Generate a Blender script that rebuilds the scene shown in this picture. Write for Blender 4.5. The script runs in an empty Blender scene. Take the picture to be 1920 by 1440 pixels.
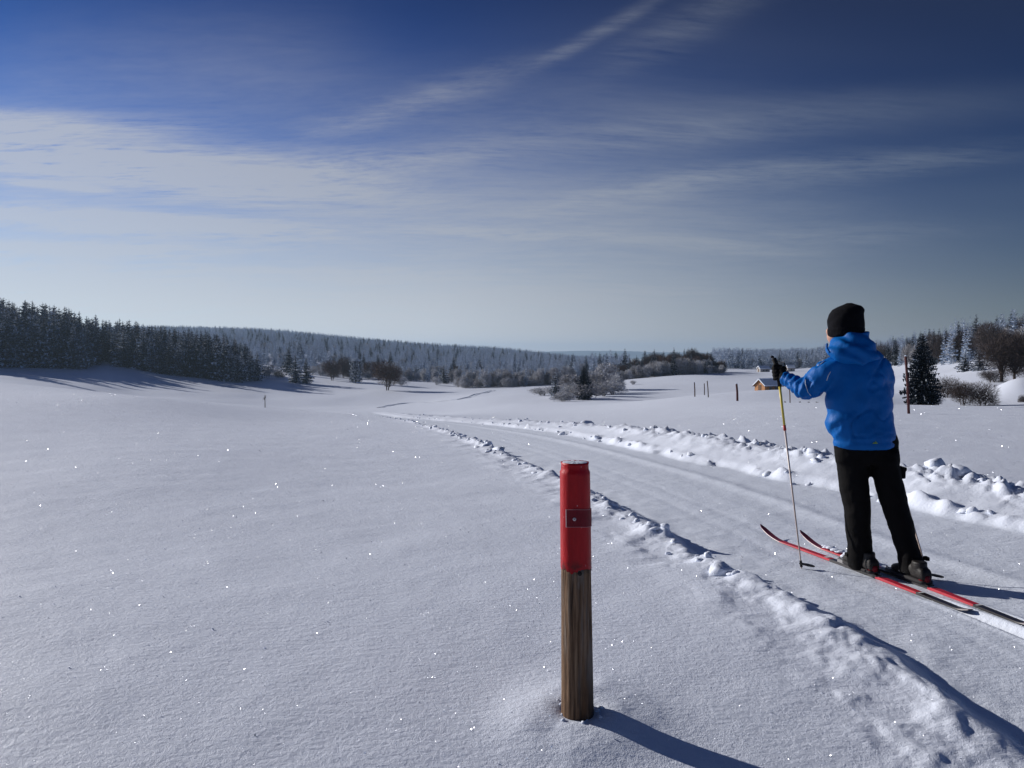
import bpy, math, random
import numpy as np
from mathutils import Vector, Matrix

# ------------------------------------------------------------------ camera, world, sun, exposure
R = math.radians
scene = bpy.context.scene
F = 1554.0                      # focal length in photograph pixels (1920 wide)
HOR = 662.0                     # row of the horizon
CZ = 1.32                       # eye height
PITCH = math.atan((720 - HOR) / F)
cam_d = bpy.data.cameras.new('camera')
cam = bpy.data.objects.new('camera', cam_d)
scene.collection.objects.link(cam)
cam_d.sensor_width = 36.0
cam_d.lens = 36.0 * F / 1920.0
cam_d.clip_start = 0.05
cam_d.clip_end = 40000
cam.location = (0, 0, CZ)
cam.rotation_euler = (math.pi / 2 - PITCH, 0, 0)
scene.camera = cam

SUN_AZ = R(-57)                 # left of the view direction (+Y)
SUN_EL = R(19)
sun_vec = Vector((math.sin(SUN_AZ) * math.cos(SUN_EL), math.cos(SUN_AZ) * math.cos(SUN_EL), math.sin(SUN_EL)))
sun_d = bpy.data.lights.new('sun', 'SUN')
sun_d.energy = 4.0
sun_d.angle = R(0.55)
sun_d.color = (1.0, 0.955, 0.90)
sun = bpy.data.objects.new('sun', sun_d)
scene.collection.objects.link(sun)
sun.rotation_euler = sun_vec.to_track_quat('Z', 'Y').to_euler()

scene.view_settings.view_transform = 'Standard'
scene.view_settings.look = 'None'
scene.view_settings.exposure = 0.28
scene.view_settings.gamma = 1.0
scene.view_settings.use_curve_mapping = False
scene.cycles.max_bounces = 5
scene.cycles.diffuse_bounces = 2
scene.cycles.glossy_bounces = 2
scene.cycles.transmission_bounces = 2
scene.cycles.volume_bounces = 0
scene.cycles.transparent_max_bounces = 4
scene.cycles.use_denoising = True


class NT:
    """small helper to write node trees as expressions"""
    def __init__(self, tree):
        self.t = tree; self.n = tree.nodes; self.l = tree.links
    def new(self, typ, **kw):
        nd = self.n.new(typ)
        for k, v in kw.items():
            setattr(nd, k, v)
        return nd
    def put(self, sock, v):
        if v is None: return
        if isinstance(v, bpy.types.NodeSocket): self.l.new(v, sock)
        else: sock.default_value = v
    def m(self, op, a, b=None, c=None, clamp=False):
        nd = self.new('ShaderNodeMath', operation=op, use_clamp=clamp)
        self.put(nd.inputs[0], a); self.put(nd.inputs[1], b); self.put(nd.inputs[2], c)
        return nd.outputs[0]
    def add(self, a, b): return self.m('ADD', a, b)
    def sub(self, a, b): return self.m('SUBTRACT', a, b)
    def mul(self, a, b): return self.m('MULTIPLY', a, b)
    def ss(self, v, lo, hi):
        nd = self.new('ShaderNodeMapRange', interpolation_type='SMOOTHSTEP')
        self.put(nd.inputs[0], v); nd.inputs[1].default_value = lo; nd.inputs[2].default_value = hi
        return nd.outputs[0]
    def mr(self, v, lo, hi, a, b):
        nd = self.new('ShaderNodeMapRange')
        self.put(nd.inputs[0], v)
        for i, x in enumerate((lo, hi, a, b)): nd.inputs[i + 1].default_value = x
        return nd.outputs[0]
    def mix(self, f, a, b, blend='MIX'):
        nd = self.new('ShaderNodeMix', data_type='RGBA', blend_type=blend)
        self.put(nd.inputs[0], f); self.put(nd.inputs[6], a); self.put(nd.inputs[7], b)
        return nd.outputs[2]
    def noise(self, vec, scale, detail=3, rough=0.5, dist=0.0, lac=2.0):
        nd = self.new('ShaderNodeTexNoise')
        self.put(nd.inputs['Vector'], vec)
        nd.inputs['Scale'].default_value = scale; nd.inputs['Detail'].default_value = detail
        nd.inputs['Roughness'].default_value = rough; nd.inputs['Distortion'].default_value = dist
        nd.inputs['Lacunarity'].default_value = lac
        return nd.outputs[0]
    def xyz(self, x, y, z):
        nd = self.new('ShaderNodeCombineXYZ')
        self.put(nd.inputs[0], x); self.put(nd.inputs[1], y); self.put(nd.inputs[2], z)
        return nd.outputs[0]
    def sep(self, v):
        nd = self.new('ShaderNodeSeparateXYZ'); self.put(nd.inputs[0], v); return nd.outputs
    def mapping(self, vec, loc=(0, 0, 0), rot=(0, 0, 0), scale=(1, 1, 1)):
        nd = self.new('ShaderNodeMapping'); self.put(nd.inputs[0], vec)
        nd.inputs[1].default_value = loc; nd.inputs[2].default_value = rot; nd.inputs[3].default_value = scale
        return nd.outputs[0]
    def ramp(self, v, stops):
        nd = self.new('ShaderNodeValToRGB'); self.put(nd.inputs[0], v)
        cr = nd.color_ramp
        while len(cr.elements) < len(stops): cr.elements.new(0.5)
        for e, (p, c) in zip(cr.elements, stops):
            e.position = p; e.color = (*c, 1) if len(c) == 3 else c
        return nd.outputs[0]


def px_to_azel(px, py):
    xc, yc = (px - 960) / F, (720 - py) / F
    d = Vector((xc, math.cos(PITCH) + yc * math.sin(PITCH), -math.sin(PITCH) + yc * math.cos(PITCH))).normalized()
    return math.atan2(d.x, d.y), math.asin(d.z)


def build_world():
    w = bpy.data.worlds.new('World'); scene.world = w
    w.use_nodes = True
    t = w.node_tree; t.nodes.clear(); N = NT(t)
    out = N.new('ShaderNodeOutputWorld'); bg = N.new('ShaderNodeBackground')
    t.links.new(bg.outputs[0], out.inputs[0])
    sky = N.new('ShaderNodeTexSky', sky_type='NISHITA', sun_disc=False)
    sky.sun_elevation = SUN_EL; sky.sun_rotation = SUN_AZ
    sky.altitude = 1100; sky.air_density = 1.0; sky.dust_density = 0.2; sky.ozone_density = 2.5
    tc = N.new('ShaderNodeTexCoord')
    d = tc.outputs['Generated']
    x, y, z = N.sep(d)
    az = N.m('ARCTAN2', x, y)
    el = N.m('ARCSINE', z)
    # the sky darkens away from the sun (polarised light seen at a right angle) and towards the zenith
    dot = N.new('ShaderNodeVectorMath', operation='DOT_PRODUCT')
    N.put(dot.inputs[0], d); dot.inputs[1].default_value = sun_vec
    c2 = N.mul(dot.outputs['Value'], dot.outputs['Value'])
    pol = N.m('DIVIDE', N.sub(1.0, c2), N.add(1.0, c2))
    polf = N.sub(1.0, N.mul(pol, 0.68))
    elf = N.mr(el, 0.0, R(25), 1.0, 0.25)
    base = N.new('ShaderNodeHueSaturation')
    base.inputs['Hue'].default_value = 0.52
    base.inputs['Saturation'].default_value = 1.3
    N.put(base.inputs['Color'], sky.outputs[0])
    up = N.ss(el, R(0), R(17))
    tint = N.mix(up, (0.66, 0.82, 1.04, 1), (0.07, 0.68, 1.16, 1))
    dim = N.mul(polf, elf)
    blue = N.mix(1.0, N.mix(1.0, base.outputs[0], tint, 'MULTIPLY'), N.xyz(dim, dim, dim), 'MULTIPLY')
    # ---- cirrus: fibrous streaks on a flat cloud layer, gathered in bands
    zc = N.add(N.m('MAXIMUM', z, 0.0), 0.10)
    px, py = N.m('DIVIDE', x, zc), N.m('DIVIDE', y, zc)
    plane = N.xyz(px, py, 0.0)
    warp = N.noise(N.mapping(plane, scale=(0.5, 0.5, 1)), 1.3, 1, 0.5)
    pw = N.new('ShaderNodeVectorMath', operation='ADD')
    N.put(pw.inputs[0], plane); N.put(pw.inputs[1], N.xyz(N.mul(warp, 0.9), N.mul(warp, 0.5), 0.0))
    pl = pw.outputs[0]
    fib1 = N.noise(N.mapping(pl, rot=(0, 0, R(-14)), scale=(0.6, 2.0, 1)), 3.6, 7, 0.68)
    fib2 = N.noise(N.mapping(pl, rot=(0, 0, R(22)), scale=(1.0, 2.8, 1)), 6.0, 5, 0.70)
    rip = N.noise(N.mapping(pl, rot=(0, 0, R(-20)), scale=(2.0, 7.0, 1)), 5.5, 5, 0.72)
    big = N.noise(N.mapping(plane, rot=(0, 0, R(8)), scale=(0.3, 0.8, 1)), 1.1, 2, 0.5)
    fib = N.add(N.mul(fib1, 0.5), N.add(N.mul(fib2, 0.25), N.mul(rip, 0.25)))

    wob = N.mul(N.sub(N.noise(N.mapping(plane, scale=(1, 1.6, 1)), 1.6, 3, 0.55), 0.5), R(0.9))
    elw = N.add(el, wob)

    def band(px0, py0, px1, py1, wid, amp, soft=0.35):
        """a bank of cirrus between two points of the sky, wid = half thickness in photograph pixels"""
        a0, e0 = px_to_azel(px0, py0); a1, e1 = px_to_azel(px1, py1)
        ca, ce = (a0 + a1) / 2, (e0 + e1) / 2
        th = math.atan2(e1 - e0, a1 - a0); L = math.hypot(a1 - a0, e1 - e0) / 2
        da, de = N.sub(az, ca), N.sub(elw, ce)
        u = N.add(N.mul(da, math.cos(th)), N.mul(de, math.sin(th)))
        v = N.sub(N.mul(de, math.cos(th)), N.mul(da, math.sin(th)))
        uu = N.m('POWER', N.m('ABSOLUTE', N.m('DIVIDE', u, L * 1.1)), 3.0)
        vv = N.m('DIVIDE', v, wid / F)
        q = N.add(uu, N.mul(vv, vv))
        return N.mul(N.m('EXPONENT', N.mul(N.m('POWER', q, 1.1), -0.95)), amp)

    fibrous = [    # banks of combed cirrus
        (-260, 236, 620, 350, 38, 1.35), (-260, 205, 330, 240, 18, 0.5),
        (-60, 398, 570, 432, 17, 1.35), (-300, 525, 390, 550, 32, 1.3), (-200, 460, 430, 468, 11, 0.8),
        (1010, 125, 1230, 0, 12, 0.17), (1150, 110, 1420, -20, 30, 0.12), (600, 245, 960, 130, 20, 0.18),
        (1270, 338, 1850, 288, 20, 0.26), (1000, 398, 1330, 335, 20, 0.30),
        (750, 430, 1150, 445, 9, 0.4), (1120, 440, 1500, 478, 10, 0.35), (30, 343, 190, 360, 5, 0.9),
    ]
    fibrous += [(900, 262, 1500, 235, 26, 0.16), (560, 312, 920, 292, 22, 0.32), (1280, 455, 1820, 430, 18, 0.16), (380, 505, 900, 520, 12, 0.4), (700, 560, 1300, 548, 12, 0.35)]
    soft = [       # thin milky veils
        (-500, 420, 260, 420, 150, 0.40), (430, 350, 1250, 380, 62, 0.42), (150, 480, 1400, 490, 110, 0.62), (100, 590, 1400, 590, 70, 0.60),
        (1150, 400, 1600, 430, 100, 0.14), (0, 170, 620, 110, 95, 0.14), (480, 230, 1350, 220, 85, 0.17), (1200, 215, 1960, 185, 30, 0.14),
    ]
    fibc = N.mr(fib, 0.38, 0.61, 0.06, 1.40)
    sofc = N.mr(fib, 0.36, 0.63, 0.62, 1.20)
    dens = None
    for lst, mod in ((fibrous, fibc), (soft, sofc)):
        v = None
        for b in lst:
            q = band(*b); v = q if v is None else N.add(v, q)
        v = N.mul(v, mod); dens = v if dens is None else N.add(dens, v)
    # elsewhere in the sky, loose cirrus of the same kind
    front = N.ss(N.m('ABSOLUTE', az), R(38), R(60))
    above = N.ss(el, R(24), R(36))
    elsewhere = N.m('MAXIMUM', front, above)
    loose = N.mul(N.mul(N.ss(N.add(N.mul(fib, 0.55), N.mul(big, 0.45)), 0.48, 0.68), 0.35), elsewhere)
    dens = N.add(dens, loose)
    thin = N.mul(N.ss(big, 0.40, 0.7), 0.05)
    dens = N.add(dens, thin)
    fade = N.ss(el, R(-0.5), R(4.0))
    dens = N.m('MINIMUM', N.m('MAXIMUM', dens, 0.0), 1.0)
    dens = N.sub(1.0, N.m('EXPONENT', N.mul(dens, -1.35)))
    # cloud light: whiter and brighter towards the sun
    cl = N.mr(dot.outputs['Value'], -0.1, 0.95, 1.6, 5.0)
    clc = N.mix(1.0, N.mix(N.ss(dot.outputs['Value'], 0.0, 0.75), (0.72, 0.90, 1.16, 1), (0.95, 0.98, 1.02, 1)), N.xyz(cl, cl, cl), 'MULTIPLY')
    col = N.mix(dens, blue, clc)
    # pale air along the horizon
    hz = N.mul(N.m('EXPONENT', N.mul(N.m('ABSOLUTE', el), -1.0 / R(4.5))), 0.85)
    hb = N.mr(dot.outputs['Value'], -0.05, 0.60, 1.0, 6.6)
    hcol = N.mix(1.0, (0.95, 0.965, 1.05, 1), N.xyz(hb, hb, hb), 'MULTIPLY')
    col = N.mix(hz, col, hcol)
    N.put(bg.inputs[0], col)
    bg.inputs[1].default_value = 0.094
    w.cycles.sampling_method = 'NONE'


build_world()
# ------------------------------------------------------------------ helpers
rng = np.random.default_rng(7)
random.seed(7)
COL = scene.collection


def P(px, py, Y):
    """the point at depth Y (metres along the view axis' ground direction) seen at a photograph pixel"""
    xc, yc = (px - 960) / F, (720 - py) / F
    dx, dy, dz = xc, math.cos(PITCH) + yc * math.sin(PITCH), -math.sin(PITCH) + yc * math.cos(PITCH)
    s = Y / dy
    return Vector((dx * s, Y, CZ + dz * s))


def tag(o, label=None, cat=None, group=None, kind=None):
    if label: o['label'] = label
    if cat: o['category'] = cat
    if group: o['group'] = group
    if kind: o['kind'] = kind
    return o


def mesh_obj(name, verts, faces, mats, parent=None, smooth=True, midx=None):
    me = bpy.data.meshes.new(name)
    me.from_pydata([tuple(v) for v in verts], [], [tuple(f) for f in faces])
    for m in (mats if isinstance(mats, (list, tuple)) else [mats]): me.materials.append(m)
    if midx is not None: me.polygons.foreach_set('material_index', np.asarray(midx, dtype=np.int32))
    if smooth: me.polygons.foreach_set('use_smooth', np.ones(len(me.polygons), dtype=bool))
    me.update()
    o = bpy.data.objects.new(name, me)
    COL.objects.link(o)
    if parent is not None: o.parent = parent
    return o


def np_mesh(name, V, Fq, mats, parent=None, smooth=True, midx=None):
    """mesh from arrays, all faces with the same number of corners"""
    V = np.asarray(V, dtype=np.float32); Fq = np.asarray(Fq, dtype=np.int32)
    n, k = Fq.shape
    me = bpy.data.meshes.new(name)
    me.vertices.add(len(V)); me.vertices.foreach_set('co', V.ravel())
    me.loops.add(n * k); me.loops.foreach_set('vertex_index', Fq.ravel())
    me.polygons.add(n)
    me.polygons.foreach_set('loop_start', np.arange(0, n * k, k, dtype=np.int32))
    me.polygons.foreach_set('loop_total', np.full(n, k, dtype=np.int32))
    for m in (mats if isinstance(mats, (list, tuple)) else [mats]): me.materials.append(m)
    if midx is not None: me.polygons.foreach_set('material_index', np.asarray(midx, dtype=np.int32))
    me.polygons.foreach_set('use_smooth', np.full(n, smooth, dtype=bool))
    me.update(calc_edges=True)
    o = bpy.data.objects.new(name, me)
    COL.objects.link(o)
    if parent is not None: o.parent = parent
    return o


def empty(name, loc=(0, 0, 0), rz=0.0, s=1.0):
    e = bpy.data.objects.new(name, None)
    e.empty_display_size = 0.1
    e.location = loc; e.rotation_euler = (0, 0, rz); e.scale = (s, s, s)
    COL.objects.link(e)
    return e


class MB:
    """collects simple shapes into one mesh"""
    def __init__(self): self.v = []; self.f = []; self.m = []
    def tri(self, a, b, c, mi=0):
        n = len(self.v); self.v += [a, b, c]; self.f.append((n, n + 1, n + 2)); self.m.append(mi)
    def quad(self, a, b, c, d, mi=0):
        n = len(self.v); self.v += [a, b, c, d]; self.f.append((n, n + 1, n + 2, n + 3)); self.m.append(mi)
    def rings(self, rs, mi=0, cap=True):
        n0 = len(self.v); k = len(rs[0])
        for r in rs: self.v += [tuple(p) for p in r]
        for i in range(len(rs) - 1):
            for j in range(k):
                a = n0 + i * k + j; b = n0 + i * k + (j + 1) % k
                self.f.append((a, b, b + k, a + k)); self.m.append(mi)
        if cap:
            self.f.append(tuple(n0 + j for j in reversed(range(k)))); self.m.append(mi)
            self.f.append(tuple(n0 + (len(rs) - 1) * k + j for j in range(k))); self.m.append(mi)
    def tube(self, pts, rad, k=8, mi=0, cap=True, flat=1.0):
        pts = [Vector(p) for p in pts]; rs = []
        up = None
        for i, p in enumerate(pts):
            t = (pts[min(i + 1, len(pts) - 1)] - pts[max(i - 1, 0)]).normalized()
            if up is None:
                up = Vector((0, 0, 1)) if abs(t.z) < 0.9 else Vector((0, 1, 0))
            a = t.cross(up).normalized(); b = a.cross(t).normalized(); up = b
            r = rad[i] if hasattr(rad, '__len__') else rad
            rs.append([p + a * math.cos(2 * math.pi * j / k) * r + b * math.sin(2 * math.pi * j / k) * r * flat for j in range(k)])
        self.rings(rs, mi, cap)
    def ellipses(self, spec, k=24, mi=0, cap=True):
        """spec: (centre, rx, ry): level rings"""
        rs = []
        for c, rx, ry in spec:
            rs.append([(c[0] + rx * math.cos(2 * math.pi * j / k), c[1] + ry * math.sin(2 * math.pi * j / k), c[2]) for j in range(k)])
        self.rings(rs, mi, cap)
    def box(self, c, h, mi=0, rot=None):
        c = Vector(c); pts = []
        for sz in (-1, 1):
            for sx, sy in ((-1, -1), (1, -1), (1, 1), (-1, 1)):
                p = Vector((sx * h[0], sy * h[1], sz * h[2]))
                if rot is not None: p = rot @ p
                pts.append(tuple(c + p))
        n = len(self.v); self.v += pts
        for f in ((3, 2, 1, 0), (4, 5, 6, 7), (0, 1, 5, 4), (1, 2, 6, 5), (2, 3, 7, 6), (3, 0, 4, 7)):
            self.f.append(tuple(n + i for i in f)); self.m.append(mi)
    def ball(self, c, r, seg=10, mi=0, sc=(1, 1, 1)):
        rs = []
        for i in range(1, seg):
            th = math.pi * i / seg
            rs.append([(c[0] + r * sc[0] * math.sin(th) * math.cos(2 * math.pi * j / (seg + 2)),
                        c[1] + r * sc[1] * math.sin(th) * math.sin(2 * math.pi * j / (seg + 2)),
                        c[2] - r * sc[2] * math.cos(th)) for j in range(seg + 2)])
        self.rings(rs, mi, True)
    def build(self, name, mats, parent=None, smooth=True):
        return mesh_obj(name, self.v, self.f, mats, parent, smooth, self.m)


# numpy value noise
def _hash(ix, iy, seed):
    h = (ix.astype(np.int64) * 374761393 + iy.astype(np.int64) * 668265263 + seed * 1442695041) & 0xFFFFFFFF
    h = ((h ^ (h >> 13)) * 1274126177) & 0xFFFFFFFF
    h = h ^ (h >> 16)
    return (h & 0xFFFFFF) / float(0xFFFFFF)


def vnoise(x, y, seed=0):
    ix = np.floor(x); iy = np.floor(y); fx = x - ix; fy = y - iy
    fx = fx * fx * fx * (fx * (fx * 6 - 15) + 10); fy = fy * fy * fy * (fy * (fy * 6 - 15) + 10)
    a = _hash(ix, iy, seed); b = _hash(ix + 1, iy, seed); c = _hash(ix, iy + 1, seed); d = _hash(ix + 1, iy + 1, seed)
    return (a + (b - a) * fx) * (1 - fy) + (c + (d - c) * fx) * fy - 0.5


def fbm(x, y, octv=4, seed=0, gain=0.5):
    s = 0; a = 1.0
    for i in range(octv):
        s = s + a * vnoise(x * 2 ** i + 17.3 * i, y * 2 ** i - 9.1 * i, seed + i); a *= gain
    return s


def clumps(x, y, size, seed):
    """heaped lumps: each cell of a jittered grid holds a dome of its own height"""
    gx, gy = np.floor(x / size), np.floor(y / size); best = np.zeros(x.shape)
    for dx in (-1, 0, 1):
        for dy in (-1, 0, 1):
            cx, cy = gx + dx, gy + dy
            px_ = (cx + .15 + .7 * _hash(cx, cy, seed)) * size; py_ = (cy + .15 + .7 * _hash(cx, cy, seed + 1)) * size
            rr = size * (.35 + .45 * _hash(cx, cy, seed + 2)); hh = _hash(cx, cy, seed + 3)
            d2 = ((x - px_) ** 2 + (y - py_) ** 2) / rr ** 2
            best = np.maximum(best, np.clip(1 - d2, 0, 1) ** .75 * (.25 + .75 * hh) * (hh > .25))
    return best


# ------------------------------------------------------------------ materials
def material(name, fn):
    m = bpy.data.materials.new(name); m.use_nodes = True
    N = NT(m.node_tree)
    b = m.node_tree.nodes['Principled BSDF']
    fn(N, b)
    return m


def pos(N):
    return N.new('ShaderNodeNewGeometry').outputs['Position']


def snow_mat(name, fine=1.0, tint=(0.785, 0.835, 0.955)):
    def fn(N, b):
        p = pos(N)
        n1 = N.noise(p, 0.7, 3, 0.5)
        c = N.mix(N.mr(n1, 0.3, 0.7, 0, 1), (*[t * 0.965 for t in tint], 1), (*tint, 1))
        N.put(b.inputs['Base Color'], c)
        b.inputs['Roughness'].default_value = 0.55
        b.inputs['Specular IOR Level'].default_value = 0.22
        # grain, crust and soft wind ripples
        g1 = N.noise(p, 230.0, 2, 0.6)
        g2 = N.noise(p, 52.0, 4, 0.62)
        g3 = N.noise(N.mapping(p, rot=(0, 0, R(24)), scale=(1.0, 2.3, 1.0)), 13.0, 4, 0.55)
        h = N.add(N.add(N.mul(g1, 0.0030 * fine), N.mul(g2, 0.0052 * fine)), N.mul(g3, 0.008))
        bp = N.new('ShaderNodeBump'); bp.inputs['Strength'].default_value = 0.75; bp.inputs['Distance'].default_value = 1.0
        N.put(bp.inputs['Height'], h)
        N.put(b.inputs['Normal'], bp.outputs[0])
    return material(name, fn)


M = {}
M['snow'] = snow_mat('snow')
M['packed'] = snow_mat('packed_snow', 0.8, (0.78, 0.835, 0.95))


def plain(name, col, rough=0.7, spec=0.3, var=0.25, scale=20.0, bump=0.0, bscale=60.0, metal=0.0, vscale=(1, 1, 1)):
    def fn(N, b):
        p = N.new('ShaderNodeTexCoord').outputs['Object']
        n = N.noise(N.mapping(p, scale=vscale), scale, 4, 0.6)
        c = N.mix(N.mr(n, 0.3, 0.7, 0, 1), (*[x * (1 - var) for x in col], 1), (*[min(1, x * (1 + var)) for x in col], 1))
        N.put(b.inputs['Base Color'], c)
        b.inputs['Roughness'].default_value = rough
        b.inputs['Specular IOR Level'].default_value = spec
        b.inputs['Metallic'].default_value = metal
        if bump:
            bp = N.new('ShaderNodeBump'); bp.inputs['Distance'].default_value = bump
            N.put(bp.inputs['Height'], N.noise(N.mapping(p, scale=vscale), bscale, 4, 0.6))
            N.put(b.inputs['Normal'], bp.outputs[0])
    return material(name, fn)


def leafy(name, c0, c1, scale=1.5):
    def fn(N, b):
        p = N.new('ShaderNodeTexCoord').outputs['Object']
        oi = N.new('ShaderNodeObjectInfo').outputs['Random']
        n = N.noise(p, scale, 4, 0.7)
        f = N.m('ADD', N.mr(n, 0.32, 0.68, 0, 1), N.mul(N.sub(oi, 0.5), 0.5), clamp=True)
        N.put(b.inputs['Base Color'], N.mix(f, (*c0, 1), (*c1, 1)))
        b.inputs['Roughness'].default_value = 0.75
        b.inputs['Specular IOR Level'].default_value = 0.15
    return material(name, fn)


M['needle'] = leafy('spruce_needles', (0.008, 0.016, 0.026), (0.024, 0.036, 0.050))
M['needle_frost_haze'] = leafy('hazy_frosted_needles', (0.08, 0.13, 0.21), (0.50, 0.62, 0.82))  # frost, with bluish distance haze put into its colour
M['tree_snow'] = plain('snow_on_boughs', (0.72, 0.79, 0.90), 0.6, 0.2, 0.06, 3.0)
M['bark'] = plain('bark', (0.075, 0.055, 0.042), 0.9, 0.2, 0.4, 6.0)
M['twig'] = leafy('brown_twigs', (0.075, 0.046, 0.038), (0.15, 0.095, 0.07), 0.8)
M['twig_frost'] = leafy('frosted_twigs', (0.22, 0.20, 0.195), (0.66, 0.68, 0.73), 0.7)
M['twig_dark'] = leafy('dark_twigs', (0.045, 0.035, 0.034), (0.10, 0.08, 0.075), 0.8)

# ------------------------------------------------------------------ terrain
CTRL = []   # (photograph column, distance, ground height)
def colm(px, *rows):
    for Y, z in rows: CTRL.append(((px - 960) / F * Y, Y, z))
colm(0, (3, 0), (10, 0), (30, -.2), (80, -1.5), (180, -4.6), (265, -5.4), (300, -4), (400, 3), (600, 8), (1500, 34), (4000, -20))
colm(250, (10, 0), (30, -.3), (90, -3.3), (150, -7.2), (225, -11), (268, -10.3), (300, -7.2), (400, -3), (700, 5), (1800, 46), (4000, -20))
colm(500, (10, -.08), (25, -.7), (57, -2.6), (94, -4.8), (130, -8), (225, -13.6), (285, -13.0), (330, -9.9), (420, -7), (500, -5), (900, 11), (1800, 40), (4000, -20))
colm(720, (10, -.12), (25, -.8), (60, -3), (90, -5.7), (150, -10.5), (240, -13.6), (300, -12.9), (370, -11.5), (450, -12), (600, -10), (1000, 3), (1800, 15), (4000, -40))
colm(960, (10, -.1), (30, -1.15), (60, -3.2), (100, -5.6), (180, -9.2), (300, -12), (400, -13.5), (600, -13), (1000, -7), (1500, -2), (2500, -20))
colm(1100, (12, -.1), (21, -.5), (60, -2.9), (120, -6), (220, -9.7), (300, -11), (450, -12), (1000, -15), (2000, -22))
colm(1300, (12, -.05), (30, -.8), (80, -2.8), (140, -7), (220, -9), (350, -7.7), (450, -9), (800, -9), (1500, -14))
colm(1480, (12, 0), (30, -.6), (90, -2.7), (130, -5.5), (200, -7.8), (400, -8), (600, -10), (900, -9), (1400, -9))
colm(1700, (12, 0), (22, -.28), (45, -1.5), (70, -3.1), (150, -5), (250, -4.6), (400, -3), (700, -1), (1400, -5))
colm(1850, (12, 0), (22, -.28), (45, -1.6), (75, -3.4), (120, -3), (150, -2.4), (300, 2), (500, 3.5), (1400, 8))
colm(1920, (3, 0), (10, 0), (22, -.28), (75, -3.3), (120, -2.8), (150, -1.6), (300, 3), (500, 6), (1400, 12), (4000, -20))
for a, zz in ((-47, ((3, 0), (12, .1), (40, .3), (120, 0), (300, 2), (600, 12), (1500, 30), (4000, -20))),
              (47, ((3, 0), (12, 0), (40, -.8), (120, -1.5), (300, 6), (600, 12), (1500, 16), (4000, -20))),
              (-100, ((4, 0), (40, .8), (150, 3), (600, 12), (1500, 20), (4000, -20))), (100, ((4, 0), (40, -.3), (150, 0), (600, 8), (1500, 12), (4000, -20))),
              (180, ((4, 0), (40, .5), (150, 2), (600, 8), (1500, 12), (4000, -20)))):
    for r, z in zz: CTRL.append((math.sin(R(a)) * r, math.cos(R(a)) * r, z))
CTRL.append((0, 0.001, 0.0)); CTRL.append((0, 3, 0)); CTRL.append((0, 5.5, 0.0)); CTRL.append((2, 5, 0.0))
CT = np.array(CTRL)


def logmap(x, y):
    r = np.hypot(x, y) + 1e-9
    k = np.log1p(r / 4.0)
    return np.stack([k * x / r, k * y / r], -1)


def _phi(d): return np.where(d > 1e-9, d * d * np.log(d + 1e-12), 0.0)


_c = logmap(CT[:, 0], CT[:, 1])
# heights are solved in a compressed scale so that near ground keeps its centimetres
_zs = lambda r: 0.25 + r / 40.0
_t = CT[:, 2] / _zs(np.hypot(CT[:, 0], CT[:, 1]))
_n = len(_c)
_A = np.zeros((_n + 3, _n + 3))
_A[:_n, :_n] = _phi(np.linalg.norm(_c[:, None] - _c[None], axis=-1)) + np.eye(_n) * 1e-3
_A[:_n, _n] = 1; _A[:_n, _n + 1:] = _c; _A[_n, :_n] = 1; _A[_n + 1:, :_n] = _c.T
_w = np.linalg.solve(_A, np.concatenate([_t, np.zeros(3)]))


def H0(x, y):
    """large form of the land"""
    x = np.atleast_1d(np.asarray(x, float)); y = np.atleast_1d(np.asarray(y, float))
    out = np.zeros(x.size); xf, yf = x.ravel(), y.ravel()
    for i in range(0, x.size, 40000):
        q = logmap(xf[i:i + 40000], yf[i:i + 40000])
        d = np.sqrt(((q[:, None] - _c[None]) ** 2).sum(-1))
        out[i:i + 40000] = (_phi(d) @ _w[:_n] + _w[_n] + q @ _w[_n + 1:]) * _zs(np.hypot(xf[i:i + 40000], yf[i:i + 40000]))
    near = np.clip(4.5 - yf, 0, 6) * (xf ** 2 + yf ** 2 < 900)  # foreground tipped away from the sun, shaped to darken its snow
    out = out - np.where(yf > 0.5, 0.034 * near ** 2, 0.034 * 16 + 0.27 * (0.5 - np.clip(yf, -2, .5)) * 0.5) * np.exp(-np.hypot(xf, yf - 2) ** 2 / 200)
    return out.reshape(x.shape)


def hit(px, py, y0=1.2, y1=3000, off=0.0):
    """first point of the land seen at a photograph pixel"""
    Y = np.geomspace(y0, y1, 1400)
    a = P(px, py, 1.0) - Vector((0, 0, CZ))
    X = a.x * Y; Z = CZ + a.z * Y
    g = H0(X, Y) + off
    k = np.nonzero(Z <= g)[0]
    if len(k) == 0: return Vector((X[-1], Y[-1], g[-1]))
    k = k[0]
    if k == 0: return Vector((X[0], Y[0], g[0]))
    f0 = Z[k - 1] - g[k - 1]; f1 = g[k] - Z[k]
    t = f0 / (f0 + f1 + 1e-12)
    yy = Y[k - 1] + (Y[k] - Y[k - 1]) * t
    return Vector((a.x * yy, yy, float(H0(a.x * yy, yy)[0])))


def polyline(pix):
    return np.array([hit(*p)[:2] for p in pix])


LB = polyline([(1990, 1475), (1880, 1392), (1790, 1318), (1700, 1255), (1600, 1185), (1500, 1128), (1400, 1082), (1330, 1052), (1220, 985), (1110, 925), (1040, 892), (930, 845), (850, 812), (760, 789), (700, 779), (640, 774), (560, 768)])
RB = polyline([(2200, 1035), (1990, 992), (1900, 975), (1750, 942), (1650, 922), (1560, 905), (1400, 874), (1250, 846), (1130, 820), (1010, 801), (900, 791), (800, 784), (720, 778), (650, 772)])
_d = LB[0] - LB[1]; LB = np.vstack([LB[0] + _d / np.linalg.norm(_d) * 6 + np.array([0.8, -0.5]), LB])


def smooth_line(L, n=6):
    for _ in range(2):
        q = [L[0]]
        for a, b in zip(L[:-1], L[1:]): q += [a * .75 + b * .25, a * .25 + b * .75]
        q.append(L[-1]); L = np.array(q)
    return L


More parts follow.
